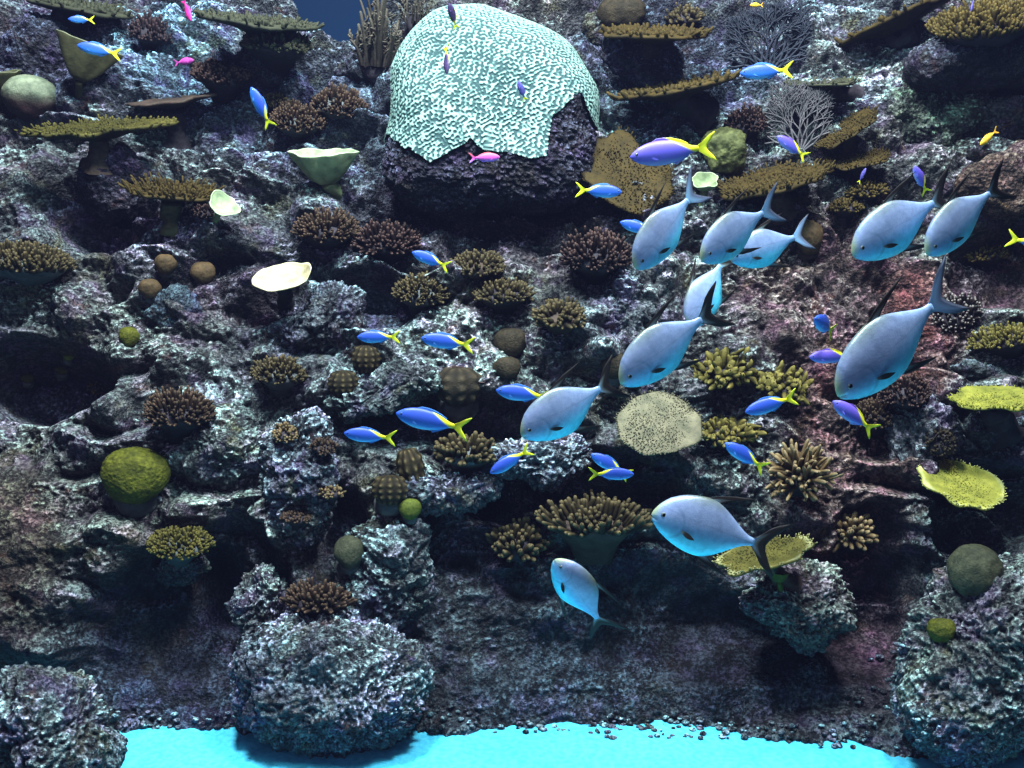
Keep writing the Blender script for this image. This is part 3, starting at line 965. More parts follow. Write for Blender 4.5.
TC('brown olive fringed plate coral left of the tilted pale green cup', 172, 190, 90, 26, 'gold', (172, 222), theta=.28, squash=.7, rimpale=.1, nubl=.10, nubs=240, stalkmat='cupolive', stalk_r=.2, lift=.5)
CC('tilted pale green cup coral beside the brown fringed plate', 224, 204, 33, 24, 'mint', (213, 222), theta=.85, roll=-.45, depth=.6, waist=.25, squash=.85, lift=.9)
FC('tiny dark knob coral tucked behind the tilted pale green cup', 203, 211, 22, 18, 'darkred', 50, dome=.8)
elk_coral('grey brown upright branching coral left of the brain coral', 375, 32, 52, 58, 'elk', 34)
elk_coral('smaller brown branching coral at the top beside the open water', 415, 8, 34, 26, 'elk', 16)
# ---- upper right
BC('dim brown dome at the top edge right of the brain coral', 622, 14, 48, 34, 'brownball', .05, name='dome_coral', basemat='darkstalk', fuzz=.4)
TC('topmost thin olive plate coral right of the brain coral', 655, 31, 110, 14, 'gold', (650, 52), theta=.10, roll=-.06, stalkmat='darkstalk', stalk_r=.16, rimpale=.1, lift=.5)
FC('brown lumpy bush standing above the topmost thin olive plate', 682, 17, 42, 20, 'olivebrown', 60, dome=.6, d=None)
TC('second thin olive plate coral below the topmost one, on a dark stump', 675, 86, 118, 20, 'gold', (700, 112), theta=.07, roll=.13, stalkmat='darkstalk', stalk_r=.16, rimpale=.2, lift=.5)
fan_coral('blue grey misty gorgonian bush at the top right of centre', 765, 32, 74, 62, 'haze', (768, 66), depth=7, n0=8, thick=.008)
fan_coral('pale grey lacy gorgonian fan under the blue fish at the top right', 795, 108, 52, 62, 'fan', (800, 144), depth=7, n0=8, thick=.0055)
TC('thin olive plate coral right of the pale lacy gorgonian', 822, 82, 74, 12, 'greyolive', (850, 96), theta=.06, roll=-.04, stalkmat='darkstalk', rimpale=.4)
TC('steeply tilted olive plate coral at the top right above the rock ledge', 893, 20, 112, 22, 'gold', (905, 44), theta=-.10, roll=.34, stalkmat='darkstalk', stalk_r=.22, lift=.5, rimpale=.2)
FC('golden crust of short coral fingers on top of the corner ledge', 985, 23, 108, 30, 'gold', 420, dome=.35, fl=.18, upb=.6, d=wall_d(985, 40) + .1, off=.0, theta=.2)
FC('red brown dome bush between the stump and the lacy gorgonian', 745, 123, 42, 30, 'darkred', 120, dome=.8, fl=.18)
BC('olive green rounded folded coral behind the large fish yellow tail', 724, 152, 46, 46, 'foldgreen', .14, name='folded_coral', off=.5)
CC('small pale lime cup coral above the foremost diving silver fish', 705, 180, 27, 24, 'mint', (700, 202), theta=.70, depth=.8, waist=.4, squash=.9, inner=.6)
TC('wide golden brown carpet plate coral right of the brain coral base', 628, 172, 98, 72, 'gold', (620, 200), theta=.80, squash=.95, roll=-.35, nubs=900, nubl=.03, stalkmat='darkstalk', lift=.35, outline=.18)
TC('long golden olive table coral sloping up behind the silver fish', 772, 178, 122, 34, 'gold', (780, 204), theta=.26, roll=.14, squash=.7, nubs=420, nubl=.04, stalkmat='stalk', lift=.5)
TC('golden olive plate coral leaning right of the lacy gorgonian', 846, 128, 70, 30, 'gold', (850, 150), theta=.30, roll=.50, nubs=300, nubl=.05, lift=.4)
TC('golden olive plate coral just below the leaning golden plate', 856, 158, 64, 26, 'gold', (858, 182), theta=.35, roll=.06, nubs=300, nubl=.05, lift=.4)
FC('small golden tuft above the left one of the two right hand silver fish', 866, 190, 42, 20, 'gold', 110, dome=.5)
FC('small golden tuft left of the two right hand silver fish', 846, 206, 34, 18, 'gold', 90, dome=.5)
BC('brown sponge lump right of the school of silver fish', 809, 237, 28, 34, 'tanball', .07, name='sponge', cat='sponge', basemat='stalk')
# ---- middle left
FC('tan ribbed coral mound cut by the left edge', 28, 264, 84, 28, 'olivebrown', 300, dome=.5, fl=.22, upb=.4, basemat='greybase')
BC('tan ball sponge, upper left one of the trio', 166, 264, 22, 20, 'tanball', .04, name='ball_sponge', cat='sponge', group='tan ball sponges', fuzz=.3)
BC('tan ball sponge, right one of the trio', 203, 273, 25, 23, 'tanball', .04, name='ball_sponge', cat='sponge', group='tan ball sponges', fuzz=.3)
BC('dim tan ball sponge, lowest one of the trio', 150, 289, 22, 20, 'tanball', .04, name='ball_sponge', cat='sponge', group='tan ball sponges', fuzz=.3)
BC('small dark olive lump beside the pale patch below the ball sponges', 129, 337, 20, 20, 'ball', .06, fuzz=.5)
BC('dim yellow knob at the top of the dark cave on the left', 69, 357, 11, 9, 'lime', .05, name='yellow_sponge', cat='sponge', sub=3)
BC('faint yellow knob deep inside the dark cave, below the top one', 62, 370, 14, 10, 'ball', .05, name='yellow_sponge', cat='sponge', sub=3)
BC('faint yellow knob deep inside the dark cave, furthest left', 27, 378, 14, 10, 'ball', .05, name='yellow_sponge', cat='sponge', sub=3)
FC('small yellow brown tuft at the right lip of the dark cave', 97, 385, 18, 20, 'lumpolive', 40, dome=.9)
FC('dark brown tufted bush upper left of the dark red one', 327, 229, 66, 34, 'brown', 210, dome=.6, fl=.28, off=.5)
FC('dark red tufted bush with pale tips right above a small blue fish', 389, 242, 68, 34, 'darkred', 210, dome=.6, fl=.28, off=.5)
FC('olive brown tufted plate coral under the small blue fish', 421, 290, 60, 34, 'olivebrown', 210, dome=.5, fl=.3, off=.5, basemat='greybase')
FC('olive green cushion coral right of the small blue fish tail', 478, 264, 56, 30, 'olivebrown', 130, dome=.5, fl=.2, basemat='stalk')
FC('low brown bush below the olive green cushion', 503, 293, 58, 28, 'olivebrown', 130, dome=.5, fl=.25)
FC('brown ribbed bush left of the pale rubble slope', 561, 314, 60, 34, 'olivebrown', 90, dome=.45, fl=.4, basemat='stalk')
FC('dark red brown bush with pale dots under the brain coral right side', 597, 255, 68, 46, 'darkred', 190, dome=.8, fl=.22, off=.4)
CC('bright cream cup plate coral tilted toward the viewer at left', 282, 277, 60, 30, 'cream', (286, 304), theta=.52, roll=.22, depth=.30, waist=.3, squash=.9, lift=2.0, inner=.85, lip=.5, outline=.03, rimw=.04, stalkmat='darkstalk')
FC('olive brown tufted mound below the cream plate', 281, 373, 58, 30, 'olivebrown', 180, dome=.6, fl=.25, basemat='greybase')
BC('small brown lump with beaded ridges, upper one of two', 366, 359, 26, 29, 'olivebrown', .03, ridges=12, name='ridged_coral')
BC('small brown lump with beaded ridges, lower one of two', 343, 384, 28, 27, 'olivebrown', .03, ridges=12, name='ridged_coral')
FC('dark brown tufted bush above the yellow green dome', 179, 412, 70, 40, 'brown', 230, dome=.7, fl=.25, off=.5)
BC('large fuzzy yellow green dome coral at left', 136, 476, 65, 54, 'ball', .04, name='dome_coral', off=.7, fuzz=1.6, sub=6)
FC('olive tufted plate coral below the yellow green dome', 180, 541, 62, 38, 'olive', 230, dome=.4, fl=.22, off=.5, basemat='greybase', taper=.85)
BC('brown maze coral beside the folded red brown cup', 458, 387, 44, 40, 'brownball', .05, ridges=9, name='maze_coral')
CC('folded dark red brown cup coral on the brown maze coral', 470, 374, 38, 20, 'darkred', (466, 392), theta=.55, depth=.7, waist=.5, squash=.6, roll=-.35)
BC('brown sphere coral, upper one above the blue fish in the middle', 511, 343, 34, 30, 'brownball', .04, name='sphere_coral')
BC('brown sphere coral, lower one above the blue fish in the middle', 507, 368, 28, 22, 'brownball', .04, name='sphere_coral')
BC('dim brown sphere coral just left of the silver fish above the beige plate', 613, 365, 26, 28, 'brownball', .05, name='sphere_coral')
FC('brown finger coral clump above the small ridged lump', 467, 452, 64, 36, 'olivebrown', 120, dome=.6, fl=.28, fr=2.7, taper=.85, basemat='greybase')
BC('upright green brown ridged lump left of the finger clump', 411, 468, 25, 40, 'olivebrown', .04, ridges=10, name='ridged_coral', roll=.25)
BC('round brown ridged lump above the green ball sponge', 390, 490, 34, 30, 'olivebrown', .03, ridges=12, name='ridged_coral')
BC('small bright green ball sponge on the slanted rock', 410, 509, 23, 21, 'lime', .03, name='ball_sponge', cat='sponge', fuzz=.3, off=.6)
BC('dull grey green ball beside the dark diagonal gap', 349, 553, 30, 32, 'dimgreen', .06, name='ball_sponge', cat='sponge', fuzz=.4)
FC('small tan tuft near the top of the hanging outcrop', 285, 432, 26, 24, 'tan', 50, dome=.8, fl=.3)
FC('small dark tuft on the right side of the hanging outcrop', 324, 446, 26, 22, 'brown', 50, dome=.7)
FC('small tan tuft at mid height of the hanging outcrop', 331, 492, 26, 17, 'tan', 40, dome=.6)
FC('small brown crust tuft near the foot of the hanging outcrop', 297, 516, 32, 18, 'brown', 60, dome=.4)
FC('dark brown tuft coral on top of the wide pale boulder', 318, 600, 64, 34, 'brown', 130, dome=.6, fl=.35)
# ---- middle right
FC('brown finger coral clump above the slim steep silver fish', 518, 541, 54, 48, 'olivebrown', 110, dome=.8, fl=.28, fr=2.7, taper=.85)
FC('large brown tufted plate coral left of the level silver fish', 594, 520, 100, 44, 'olivebrown', 260, dome=.42, upb=.4, fl=.24, fr=2.5, off=.55, basemat='stalk', outline=.16, taper=.85)
TC('round pale beige plate coral in the centre, facing the viewer', 659, 423, 82, 64, 'beige', (655, 440), theta=1.0, squash=.95, nubs=1100, nubl=.03, lift=.7, outline=.07, dish=.02, roll=-.1)
FC('lumpy olive coral, left one of the pair right of centre', 725, 371, 58, 40, 'lumpolive', 120, dome=.7, fl=.2, fr=3.2, curve=.4, upb=.1, outline=.25, taper=.95)
FC('lumpy olive coral, right one of the pair right of centre', 782, 384, 52, 34, 'lumpolive', 110, dome=.6, fl=.2, fr=3.0, curve=.4, upb=.1, outline=.25, taper=.95, roll=-.3)
FC('low olive lumpy coral right of the pale beige plate', 727, 432, 62, 30, 'lumpolive', 120, dome=.35, fl=.25, fr=2.6, curve=.3, taper=.95)
FC('tan finger coral with long fingers radiating out, right of centre', 799, 471, 62, 62, 'tan', 110, dome=.9, upb=.05, fl=.55, fr=2.3, off=.9, theta=.9, curve=.25, taper=.85)
FC('smaller tan finger coral below the radiating one', 849, 529, 46, 46, 'tan', 80, dome=.8, upb=.05, fl=.4, fr=2.6, theta=.7, taper=.9, off=1.6)
TC('olive plate coral with pale fringe under the level silver fish', 764, 553, 92, 40, 'fringe', (784, 582), theta=.42, squash=.85, roll=.26, nubs=620, nubl=.03, rimpale=.45, lift=.5)
CC('tiny olive cup under the right end of the pale fringed plate', 779, 574, 18, 10, 'lime', (781, 592), theta=.1, depth=.9, waist=.4)
TC('bright yellow plate coral with pale rim at the right', 962, 482, 82, 46, 'yellow', (955, 505), theta=.62, squash=.9, roll=-.38, nubs=700, nubl=.025, rimpale=.4, lift=2.3, outline=.12)
FC('small brown stub coral above the bright yellow plate', 940, 440, 30, 38, 'brownball', 80, dome=1.0, fl=.12)
TC('yellow olive topped table coral at the right edge', 994, 397, 80, 25, 'yellow', (1000, 424), theta=.36, squash=.8, nubs=600, nubl=.03, stalkmat='darkstalk', lift=1.2, stalk_r=.3)
FC('olive mound coral cut by the right edge', 1004, 339, 64, 26, 'lumpolive', 240, dome=.5, fl=.15, upb=.3, roll=.15)
FC('dark bush with white dots right of the big silver fish tail', 955, 312, 46, 44, 'whitedot', 110, dome=.9, fl=.25)
FC('red brown bush below the big silver fish', 905, 392, 50, 36, 'darkred', 150, dome=.7, fl=.25)
FC('brown finger bush between the big silver fish head and pale knob', 874, 414, 48, 36, 'brown', 130, dome=.7, fl=.3)
BC('dull green dome in the shadow below the bright yellow plate', 974, 571, 52, 50, 'dimgreen', .06, name='dome_coral', fuzz=.4, off=.3)
BC('small olive lump on the face of the right rock pillar', 941, 630, 28, 24, 'ball', .06, fuzz=.5)
FC('brown gold crust tuft at the right edge above the dark shelf', 986, 254, 46, 20, 'gold', 110, dome=.5)
# ------------------------------------------------------------------ fish
def fish_mat(name, kind):
    m, nt = newmat(name); g = N(nt)
    tc = g.n('ShaderNodeTexCoord').outputs['Object']
    sep = g.n('ShaderNodeSeparateXYZ'); nt.links.new(tc, sep.inputs[0])
    x, y, z = sep.outputs
    n1 = g.noise(tc, 7, 3)
    if kind == 'silver':
        zz = g.math('ADD', z, g.math('MULTIPLY', g.math('SUBTRACT', n1, .5), .05))
        mr = g.n('ShaderNodeMapRange'); nt.links.new(zz, mr.inputs[0]); mr.inputs[1].default_value = -.27; mr.inputs[2].default_value = .29
        col = g.ramp(mr.outputs[0], [(0, (.10, .80, .98)), (.22, (.13, .70, .92)), (.40, (.19, .41, .66)), (.56, (.25, .33, .52)), (.80, (.20, .25, .39)), (.95, (.13, .16, .18)), (1, (.09, .10, .07))])  # cyan belly: light reflected off the sand, painted into the body colour
        mt = g.noise(tc, 16, 4, .6)
        col = g.mix(1.0, col, g.ramp(mt, [(.3, (.80, .82, .84)), (.7, (1.14, 1.12, 1.10))]), 'MULTIPLY')
        # yellow snout
        sn = g.smooth(g.math('ADD', x, g.math('MULTIPLY', z, .3)), .43, .52)
        col = g.mix(g.math('MULTIPLY', sn, .75), col, (.38, .40, .10))
        # gill cover edge: an arc behind the eye
        dx = g.math('SUBTRACT', x, .33); dz = g.math('ADD', z, .02)
        rr = g.math('SQRT', g.math('ADD', g.math('MULTIPLY', dx, dx), g.math('MULTIPLY', g.math('MULTIPLY', dz, dz), .7)))
        arc = g.math('MULTIPLY', g.smooth(g.math('ABSOLUTE', g.math('SUBTRACT', rr, .125)), .022, .004), g.smooth(x, .33, .27))
        col = g.mix(g.math('MULTIPLY', arc, .3), col, (.05, .12, .22))
        # lateral line
        ll = g.math('ABSOLUTE', g.math('SUBTRACT', z, g.math('ADD', .05, g.math('MULTIPLY', x, .12))))
        col = g.mix(g.math('MULTIPLY', g.smooth(ll, .010, .002), .25), col, (.08, .16, .28))
        vo = g.n('ShaderNodeTexVoronoi', ins={'Scale': 70.0}); nt.links.new(tc, vo.inputs['Vector'])
        g.out(col, .38, vo.outputs[0], .12, .004, .5, .15)
    elif kind == 'silverfin':   # dark, paler at the root
        tip = g.n('ShaderNodeAttribute', attribute_name='tip').outputs[2]
        col = g.ramp(tip, [(0, (.26, .46, .60)), (.22, (.13, .15, .15)), (.45, (.022, .017, .015)), (1, (.010, .007, .007))])
        g.out(col, .6)
    elif kind == 'silvertail':
        tip = g.n('ShaderNodeAttribute', attribute_name='tip').outputs[2]
        col = g.ramp(tip, [(0, (.24, .50, .68)), (.35, (.28, .42, .60)), (.75, (.16, .19, .28)), (1, (.03, .03, .04))])
        g.out(col, .6)
    elif kind == 'blue' or kind == 'violet':
        v = kind == 'violet'
        mr = g.n('ShaderNodeMapRange'); nt.links.new(g.math('ADD', z, g.math('MULTIPLY', g.math('SUBTRACT', n1, .5), .02)), mr.inputs[0]); mr.inputs[1].default_value = -.15; mr.inputs[2].default_value = .15
        if v: st = [(0, (.30, .34, .68)), (.25, (.14, .14, .58)), (.6, (.12, .095, .48)), (1, (.14, .085, .40))]
        else: st = [(0, (.16, .50, .80)), (.2, (.04, .22, .68)), (.55, (.035, .105, .52)), (1, (.03, .06, .32))]
        col = g.ramp(mr.outputs[0], st)
        # yellow from the rear of the back to the tail
        f = g.math('SUBTRACT', g.math('ADD', z, g.math('MULTIPLY', x, -.62)), .215)
        yl = g.smooth(f, -.02, .03)
        yl = g.math('MAXIMUM', yl, g.smooth(x, -.40, -.46))
        col = g.mix(yl, col, (.62, .58, .02))
        g.out(col, .45, None, spec=.4)
    elif kind == 'yellowfin':
        tip = g.n('ShaderNodeAttribute', attribute_name='tip').outputs[2]
        col = g.ramp(tip, [(0, (.55, .55, .02)), (1, (.72, .74, .04))])
        g.out(col, .6)
    elif kind == 'bluefin':
        g.out((.06, .20, .55), .6)
    elif kind == 'pink':
        mr = g.n('ShaderNodeMapRange'); nt.links.new(z, mr.inputs[0]); mr.inputs[1].default_value = -.16; mr.inputs[2].default_value = .16
        col = g.ramp(mr.outputs[0], [(0, (.45, .25, .80)), (.4, (.60, .10, .45)), (1, (.75, .12, .16))])
        g.out(col, .5)
    elif kind == 'magenta':
        g.out(g.ramp(n1, [(.3, (.35, .02, .12)), (.7, (.60, .05, .30))]), .5)
    elif kind == 'hotpink':
        g.out(g.ramp(n1, [(.3, (.42, .05, .28)), (.7, (.60, .10, .42))]), .5)
    elif kind == 'orange':
        g.out(g.ramp(n1, [(.3, (.85, .35, .02)), (.7, (.95, .60, .08))]), .5)
    elif kind == 'dusky':
        col = g.ramp(n1, [(.3, (.03, .02, .06)), (.7, (.08, .05, .14))])
        yl = g.smooth(x, -.25, -.42)
        g.out(g.mix(yl, col, (.45, .40, .02)), .5)
    elif kind == 'purple':
        g.out(g.ramp(n1, [(.3, (.07, .06, .26)), (.7, (.16, .13, .42))]), .5)
    elif kind == 'eye':
        r = g.math('SQRT', g.math('ADD', g.math('MULTIPLY', x, x), g.math('MULTIPLY', z, z)))
        col = g.ramp(r, [(.0, (.004, .004, .006)), (.56, (.005, .005, .008)), (.64, (.16, .17, .14)), (1, (.10, .13, .16))])
        g.out(col, .12, spec=.6)
    return m


FM = {k: fish_mat('fish_' + k, k) for k in ('silver', 'silverfin', 'silvertail', 'blue', 'violet', 'yellowfin', 'bluefin', 'pink', 'magenta', 'hotpink', 'orange', 'dusky', 'purple', 'eye')}

# t from snout (0) to tail root (1): upper edge, lower edge, half thickness, of a body of length 1
POMP = dict(t=[0, .012, .04, .09, .16, .25, .36, .46, .55, .64, .73, .81, .88, .94, 1.0],
            up=[.010, .046, .098, .158, .214, .256, .280, .290, .280, .236, .178, .122, .074, .044, .038],
            lo=[-.030, -.052, -.086, -.128, -.176, -.220, -.256, -.274, -.274, -.238, -.180, -.122, -.074, -.044, -.038],
            th=[.006, .022, .045, .065, .084, .098, .104, .102, .095, .082, .064, .046, .032, .022, .016])
FUSI = dict(t=[0, .015, .05, .11, .19, .29, .40, .50, .60, .70, .79, .87, .94, 1.0],
            up=[0.006, 0.026, 0.058, 0.099, 0.138, 0.166, 0.178, 0.175, 0.161, 0.135, 0.103, 0.063, 0.042, 0.038],
            lo=[-0.014, -0.033, -0.064, -0.103, -0.138, -0.166, -0.178, -0.175, -0.161, -0.135, -0.103, -0.063, -0.042, -0.038],
            th=[0.006, 0.017, 0.035, 0.055, 0.073, 0.086, 0.090, 0.088, 0.080, 0.066, 0.050, 0.031, 0.021, 0.014])


def body_mesh(P, bend, nt_=46, ns=28, mouth=.0):
    t = np.concatenate([np.linspace(0, .12, 12, endpoint=False), np.linspace(.12, 1, nt_ - 12)])
    # smooth interpolation
    def itp(v):
        y = np.interp(t, P['t'], v)
        for _ in range(2): y[2:-1] = .25 * y[1:-2] + .5 * y[2:-1] + .25 * y[3:]
        return y
    up, lo, th = itp(P['up']), itp(P['lo']), itp(P['th'])
    a = np.arange(ns) * 2 * math.pi / ns
    ca, sa = np.cos(a), np.sin(a)
    zc = (up + lo) / 2; hz = (up - lo) / 2
    z = zc[:, None] + hz[:, None] * sa[None]
    w = np.abs(ca) ** 1.15 * np.sign(ca)
    y = th[:, None] * w[None]
    x = np.broadcast_to(.5 - t[:, None], z.shape)
    # mouth crease
    if mouth:
        cr = np.exp(-((z + .032) / .007) ** 2) * np.exp(-(t[:, None] / .05) ** 2)
        y = y * (1 - .55 * cr); x = x - .012 * cr
    # gill cover step
    gl = np.exp(-((t[:, None] - .27 + .6 * (z) ** 2) / .012) ** 2) * (np.abs(z) < .11)
    y = y * (1 - .05 * gl)
    y = y + bend * np.clip(t[:, None] - .35, 0, 1) ** 2 * 1.6
    V = np.stack([x, y, z], -1).reshape(-1, 3)
    F = grid_faces(ns, len(t), True)
    n = len(V)
    V = np.concatenate([V, [[.5 + .002, 0, (up[0] + lo[0]) / 2]], [[-.5, bend * .65 ** 2 * 1.6, 0]]])
    i = np.arange(ns); j = (i + 1) % ns
    c0 = np.stack([np.full(ns, n), j, i], -1)
    last = (len(t) - 1) * ns
    c1 = np.stack([np.full(ns, n + 1), last + i, last + j], -1)
    return V, [F, np.concatenate([c0, c1])]


def fin_mesh(name, outer, inner, bend, thick=.004, side=0.0, rays=5):
    """ruled fin between an inner (root) and outer (edge) polyline, both lists of (x, z)"""
    def res(p, n=31):
        p = np.array(p, float); s = np.arange(len(p))
        u = np.linspace(0, s[-1], n)
        return np.stack([np.interp(u, s, p[:, 0]), np.interp(u, s, p[:, 1])], -1)
    A, B = res(inner), res(outer)
    k = np.linspace(0, 1, rays)
    G = A[None] * (1 - k)[:, None, None] + B[None] * k[:, None, None]
    n = A.shape[0]
    x = G[..., 0].ravel(); z = G[..., 1].ravel()
    kk = np.repeat(k, n)
    th = thick * (1 - kk * .8) * (1 + .4 * np.cos(np.tile(np.arange(n), rays) * math.pi))
    y = bend * np.clip(.5 - x - .35, 0, 2) ** 2 * 1.6 + side * kk
    V = np.concatenate([np.stack([x, y + th, z], -1), np.stack([x, y - th, z], -1)])
    F = grid_faces(n, rays); m = n * rays
    edge = []
    for a in range(n - 1): edge.append([(rays - 1) * n + a, (rays - 1) * n + a + 1, (rays - 1) * n + a + 1 + m, (rays - 1) * n + a + m])
    for r in range(rays - 1):
        edge.append([r * n, r * n + n, r * n + n + m, r * n + m]); edge.append([r * n + n - 1, r * n + 2 * n - 1, r * n + 2 * n - 1 + m, r * n + n - 1 + m])
    return mesh_np(name, V, [np.concatenate([F, F[:, ::-1] + m, np.array(edge)])], True, scal=np.concatenate([kk, kk]))


def eye_mesh():
    U, F = ico(3)
    return mesh_np('eye', U * np.array([1, .55, 1]), [F])


EYE = eye_mesh(); EYE.materials.append(FM['eye'])


def pect_mesh(L, H, droop):
    ts = np.linspace(0, 1, 8)
    inner = [(0, .0), (-.01, -H * .3)]
    V = []; F = []
    up = [(-L * t, droop * t * L + H * .5 * math.sin(math.pi * min(1, t * 1.0)) * .6) for t in ts]
    dn = [(-L * t, droop * t * L - H * .5 * math.sin(math.pi * (.15 + .85 * t))) for t in ts]
    P = np.array([(x, L * .28 * t, z) for (x, z), t in zip(up, ts)] + [(x, L * .28 * t, z) for (x, z), t in zip(dn, ts)])
    Q = P + np.array([0, .004, 0])
    n = 8
    f = [[i, i + 1, n + i + 1, n + i] for i in range(n - 1)]
    f = np.array(f)
    tip = np.tile(np.linspace(.25, 1, 8), 4)
    return mesh_np('pectoral_fin', np.concatenate([P, Q]), [np.concatenate([f, f[:, ::-1] + 2 * n])], True, scal=tip)


FISHMESH = {}


def make_fish(kind, bend):
    """-> list of (part name, mesh, location, scale, mirrored)"""
    key = (kind, bend)
    if key in FISHMESH: return FISHMESH[key]
    parts = []
    bendf = lambda x: bend * max(0, .5 - x - .35) ** 2 * 1.6
    if kind.startswith('silver'):
        V, F = body_mesh(POMP, bend, mouth=1)
        me = mesh_np('body', V, F); me.materials.append(FM['silver']); parts.append(('body', me, None))
        tailm = 'silverfin' if kind == 'silver_dark' else 'silvertail'
        d = fin_mesh('dorsal_fin', [(.05, .286), (-.06, .330), (-.20, .368), (-.42, .400), (-.26, .342), (-.12, .285), (-.085, .262), (-.12, .228), (-.20, .170), (-.30, .115), (-.42, .052)],
                     [(.06, .268), (.04, .270), (.02, .270), (.0, .268), (-.02, .262), (-.05, .250), (-.08, .236), (-.13, .20), (-.20, .150), (-.30, .095), (-.42, .044)], bend)
        d.materials.append(FM['silverfin'])
        a = fin_mesh('anal_fin', [(-.02, -.272), (-.10, -.318), (-.22, -.360), (-.38, -.392), (-.25, -.325), (-.13, -.262), (-.105, -.240), (-.14, -.21), (-.21, -.16), (-.30, -.115), (-.42, -.052)],
                     [(-.01, -.255), (-.03, -.256), (-.05, -.254), (-.07, -.248), (-.085, -.24), (-.10, -.228), (-.11, -.22), (-.15, -.185), (-.21, -.14), (-.30, -.095), (-.42, -.044)], bend)
        a.materials.append(FM['silverfin'])
        tl = fin_mesh('tail_fin', [(-.49, .040), (-.55, .10), (-.63, .19), (-.73, .245), (-.80, .275), (-.70, .15), (-.635, .055), (-.615, .0), (-.635, -.055), (-.70, -.15), (-.80, -.275), (-.73, -.245), (-.63, -.19), (-.55, -.10), (-.49, -.040)],
                      [(-.47, .036), (-.49, .036), (-.49, .030), (-.49, .024), (-.49, .018), (-.49, .012), (-.49, .006), (-.49, .0), (-.49, -.006), (-.49, -.012), (-.49, -.018), (-.49, -.024), (-.49, -.030), (-.49, -.036), (-.47, -.036)], bend)
        tl.materials.append(FM[tailm])
        parts += [('dorsal_fin', d, None), ('anal_fin', a, None), ('tail_fin', tl, None)]
        pf = pect_mesh(.13, .06, -.35); pf.materials.append(FM['silverfin'])
        parts += [('pectoral_fin', pf, ((.21, .093, -.06), 1, False)), ('pectoral_fin', pf, ((.21, -.093, -.06), 1, True))]
        parts += [('eye', EYE, ((.405, .056, .028), .027, False)), ('eye', EYE, ((.405, -.056, .028), .027, True))]
    else:
        V, F = body_mesh(FUSI, bend, 38, 22)
        bm = {'blue': 'blue', 'violet': 'violet', 'pink': 'pink', 'magenta': 'magenta', 'hotpink': 'hotpink', 'orange': 'orange', 'dusky': 'dusky', 'purple': 'purple'}[kind]
        tm = {'blue': 'yellowfin', 'violet': 'yellowfin', 'dusky': 'yellowfin', 'purple': 'yellowfin'}.get(kind, bm)
        fm = {'blue': 'bluefin', 'violet': 'violet', 'dusky': 'yellowfin', 'purple': 'purple'}.get(kind, bm)
        me = mesh_np('body', V, F); me.materials.append(FM[bm]); parts.append(('body', me, None))
        tl = fin_mesh('tail_fin', [(-.49, .034), (-.57, .10), (-.66, .165), (-.76, .22), (-.70, .12), (-.63, .045), (-.61, .0), (-.63, -.045), (-.70, -.12), (-.76, -.22), (-.66, -.165), (-.57, -.10), (-.49, -.034)],
                      [(-.46, .034), (-.48, .032), (-.48, .026), (-.48, .02), (-.48, .013), (-.48, .006), (-.48, .0), (-.48, -.006), (-.48, -.013), (-.48, -.02), (-.48, -.026), (-.48, -.032), (-.46, -.034)], bend, .006)
        tl.materials.append(FM[tm])
        d = fin_mesh('dorsal_fin', [(.17, .170), (.10, .205), (.0, .208), (-.12, .192), (-.25, .15), (-.34, .10), (-.36, .07)], [(.18, .15), (.10, .16), (.0, .16), (-.12, .145), (-.25, .09), (-.33, .065), (-.35, .055)], bend)
        d.materials.append(FM[fm])
        a = fin_mesh('anal_fin', [(-.10, -.155), (-.16, -.19), (-.24, -.15), (-.33, -.10), (-.36, -.07)], [(-.09, -.125), (-.15, -.11), (-.22, -.09), (-.30, -.07), (-.35, -.055)], bend)
        a.materials.append(FM[fm])
        pf = pect_mesh(.12, .05, -.5); pf.materials.append(FM['bluefin' if kind == 'blue' else bm])
        parts += [('tail_fin', tl, None), ('dorsal_fin', d, None), ('anal_fin', a, None), ('pectoral_fin', pf, ((.23, .068, -.03), 1, False)), ('pectoral_fin', pf, ((.23, -.068, -.03), 1, True)),
                  ('eye', EYE, ((.405, .040, .018), .024, False)), ('eye', EYE, ((.405, -.040, .018), .024, True))]
    FISHMESH[key] = parts
    return parts


def place_fish(label, kind, nose, tail, d, dz=0.0, roll=0.0, bend=0.0, group=None, name=None, reach=.62, flip=False):
    """nose and tail are where the snout and the fork of the tail stand; dz: how much farther the tail is than the snout"""
    A = at(*nose, d - dz / 2); B = at(*tail, d + dz / 2)
    f = A - B; L = np.linalg.norm(f); f = f / L
    up = np.array([0, 0, 1.0]); up = norm(up - (up @ f) * f)
    side = np.cross(up, f)
    cr, sr = math.cos(roll), math.sin(roll)
    up2 = up * cr + side * sr; side2 = side * cr - up * sr
    s = L / (.5 + reach)
    c = A - f * .5 * s
    M = Matrix(((f[0], side2[0], up2[0], c[0]), (f[1], side2[1], up2[1], c[1]), (f[2], side2[2], up2[2], c[2]), (0, 0, 0, 1)))
    nm = name or ('silver_pomfret' if kind.startswith('silver') else 'reef_fish')
    root = bpy.data.objects.new(nm, None); COL.objects.link(root); root.empty_display_size = .05
    root.matrix_world = M @ Matrix.Scale(s, 4)
    tag(root, label, 'fish', group)
    for pn, me, loc in make_fish(kind, bend):
        o = bpy.data.objects.new(pn, me); COL.objects.link(o); o.parent = root
        if loc:
            p, sc, mir = loc
            o.location = p
            o.scale = (sc, -sc if mir else sc, sc)
    return root


SG, BG = 'school of silver fish', 'small blue fish with yellow tails'
PF = place_fish
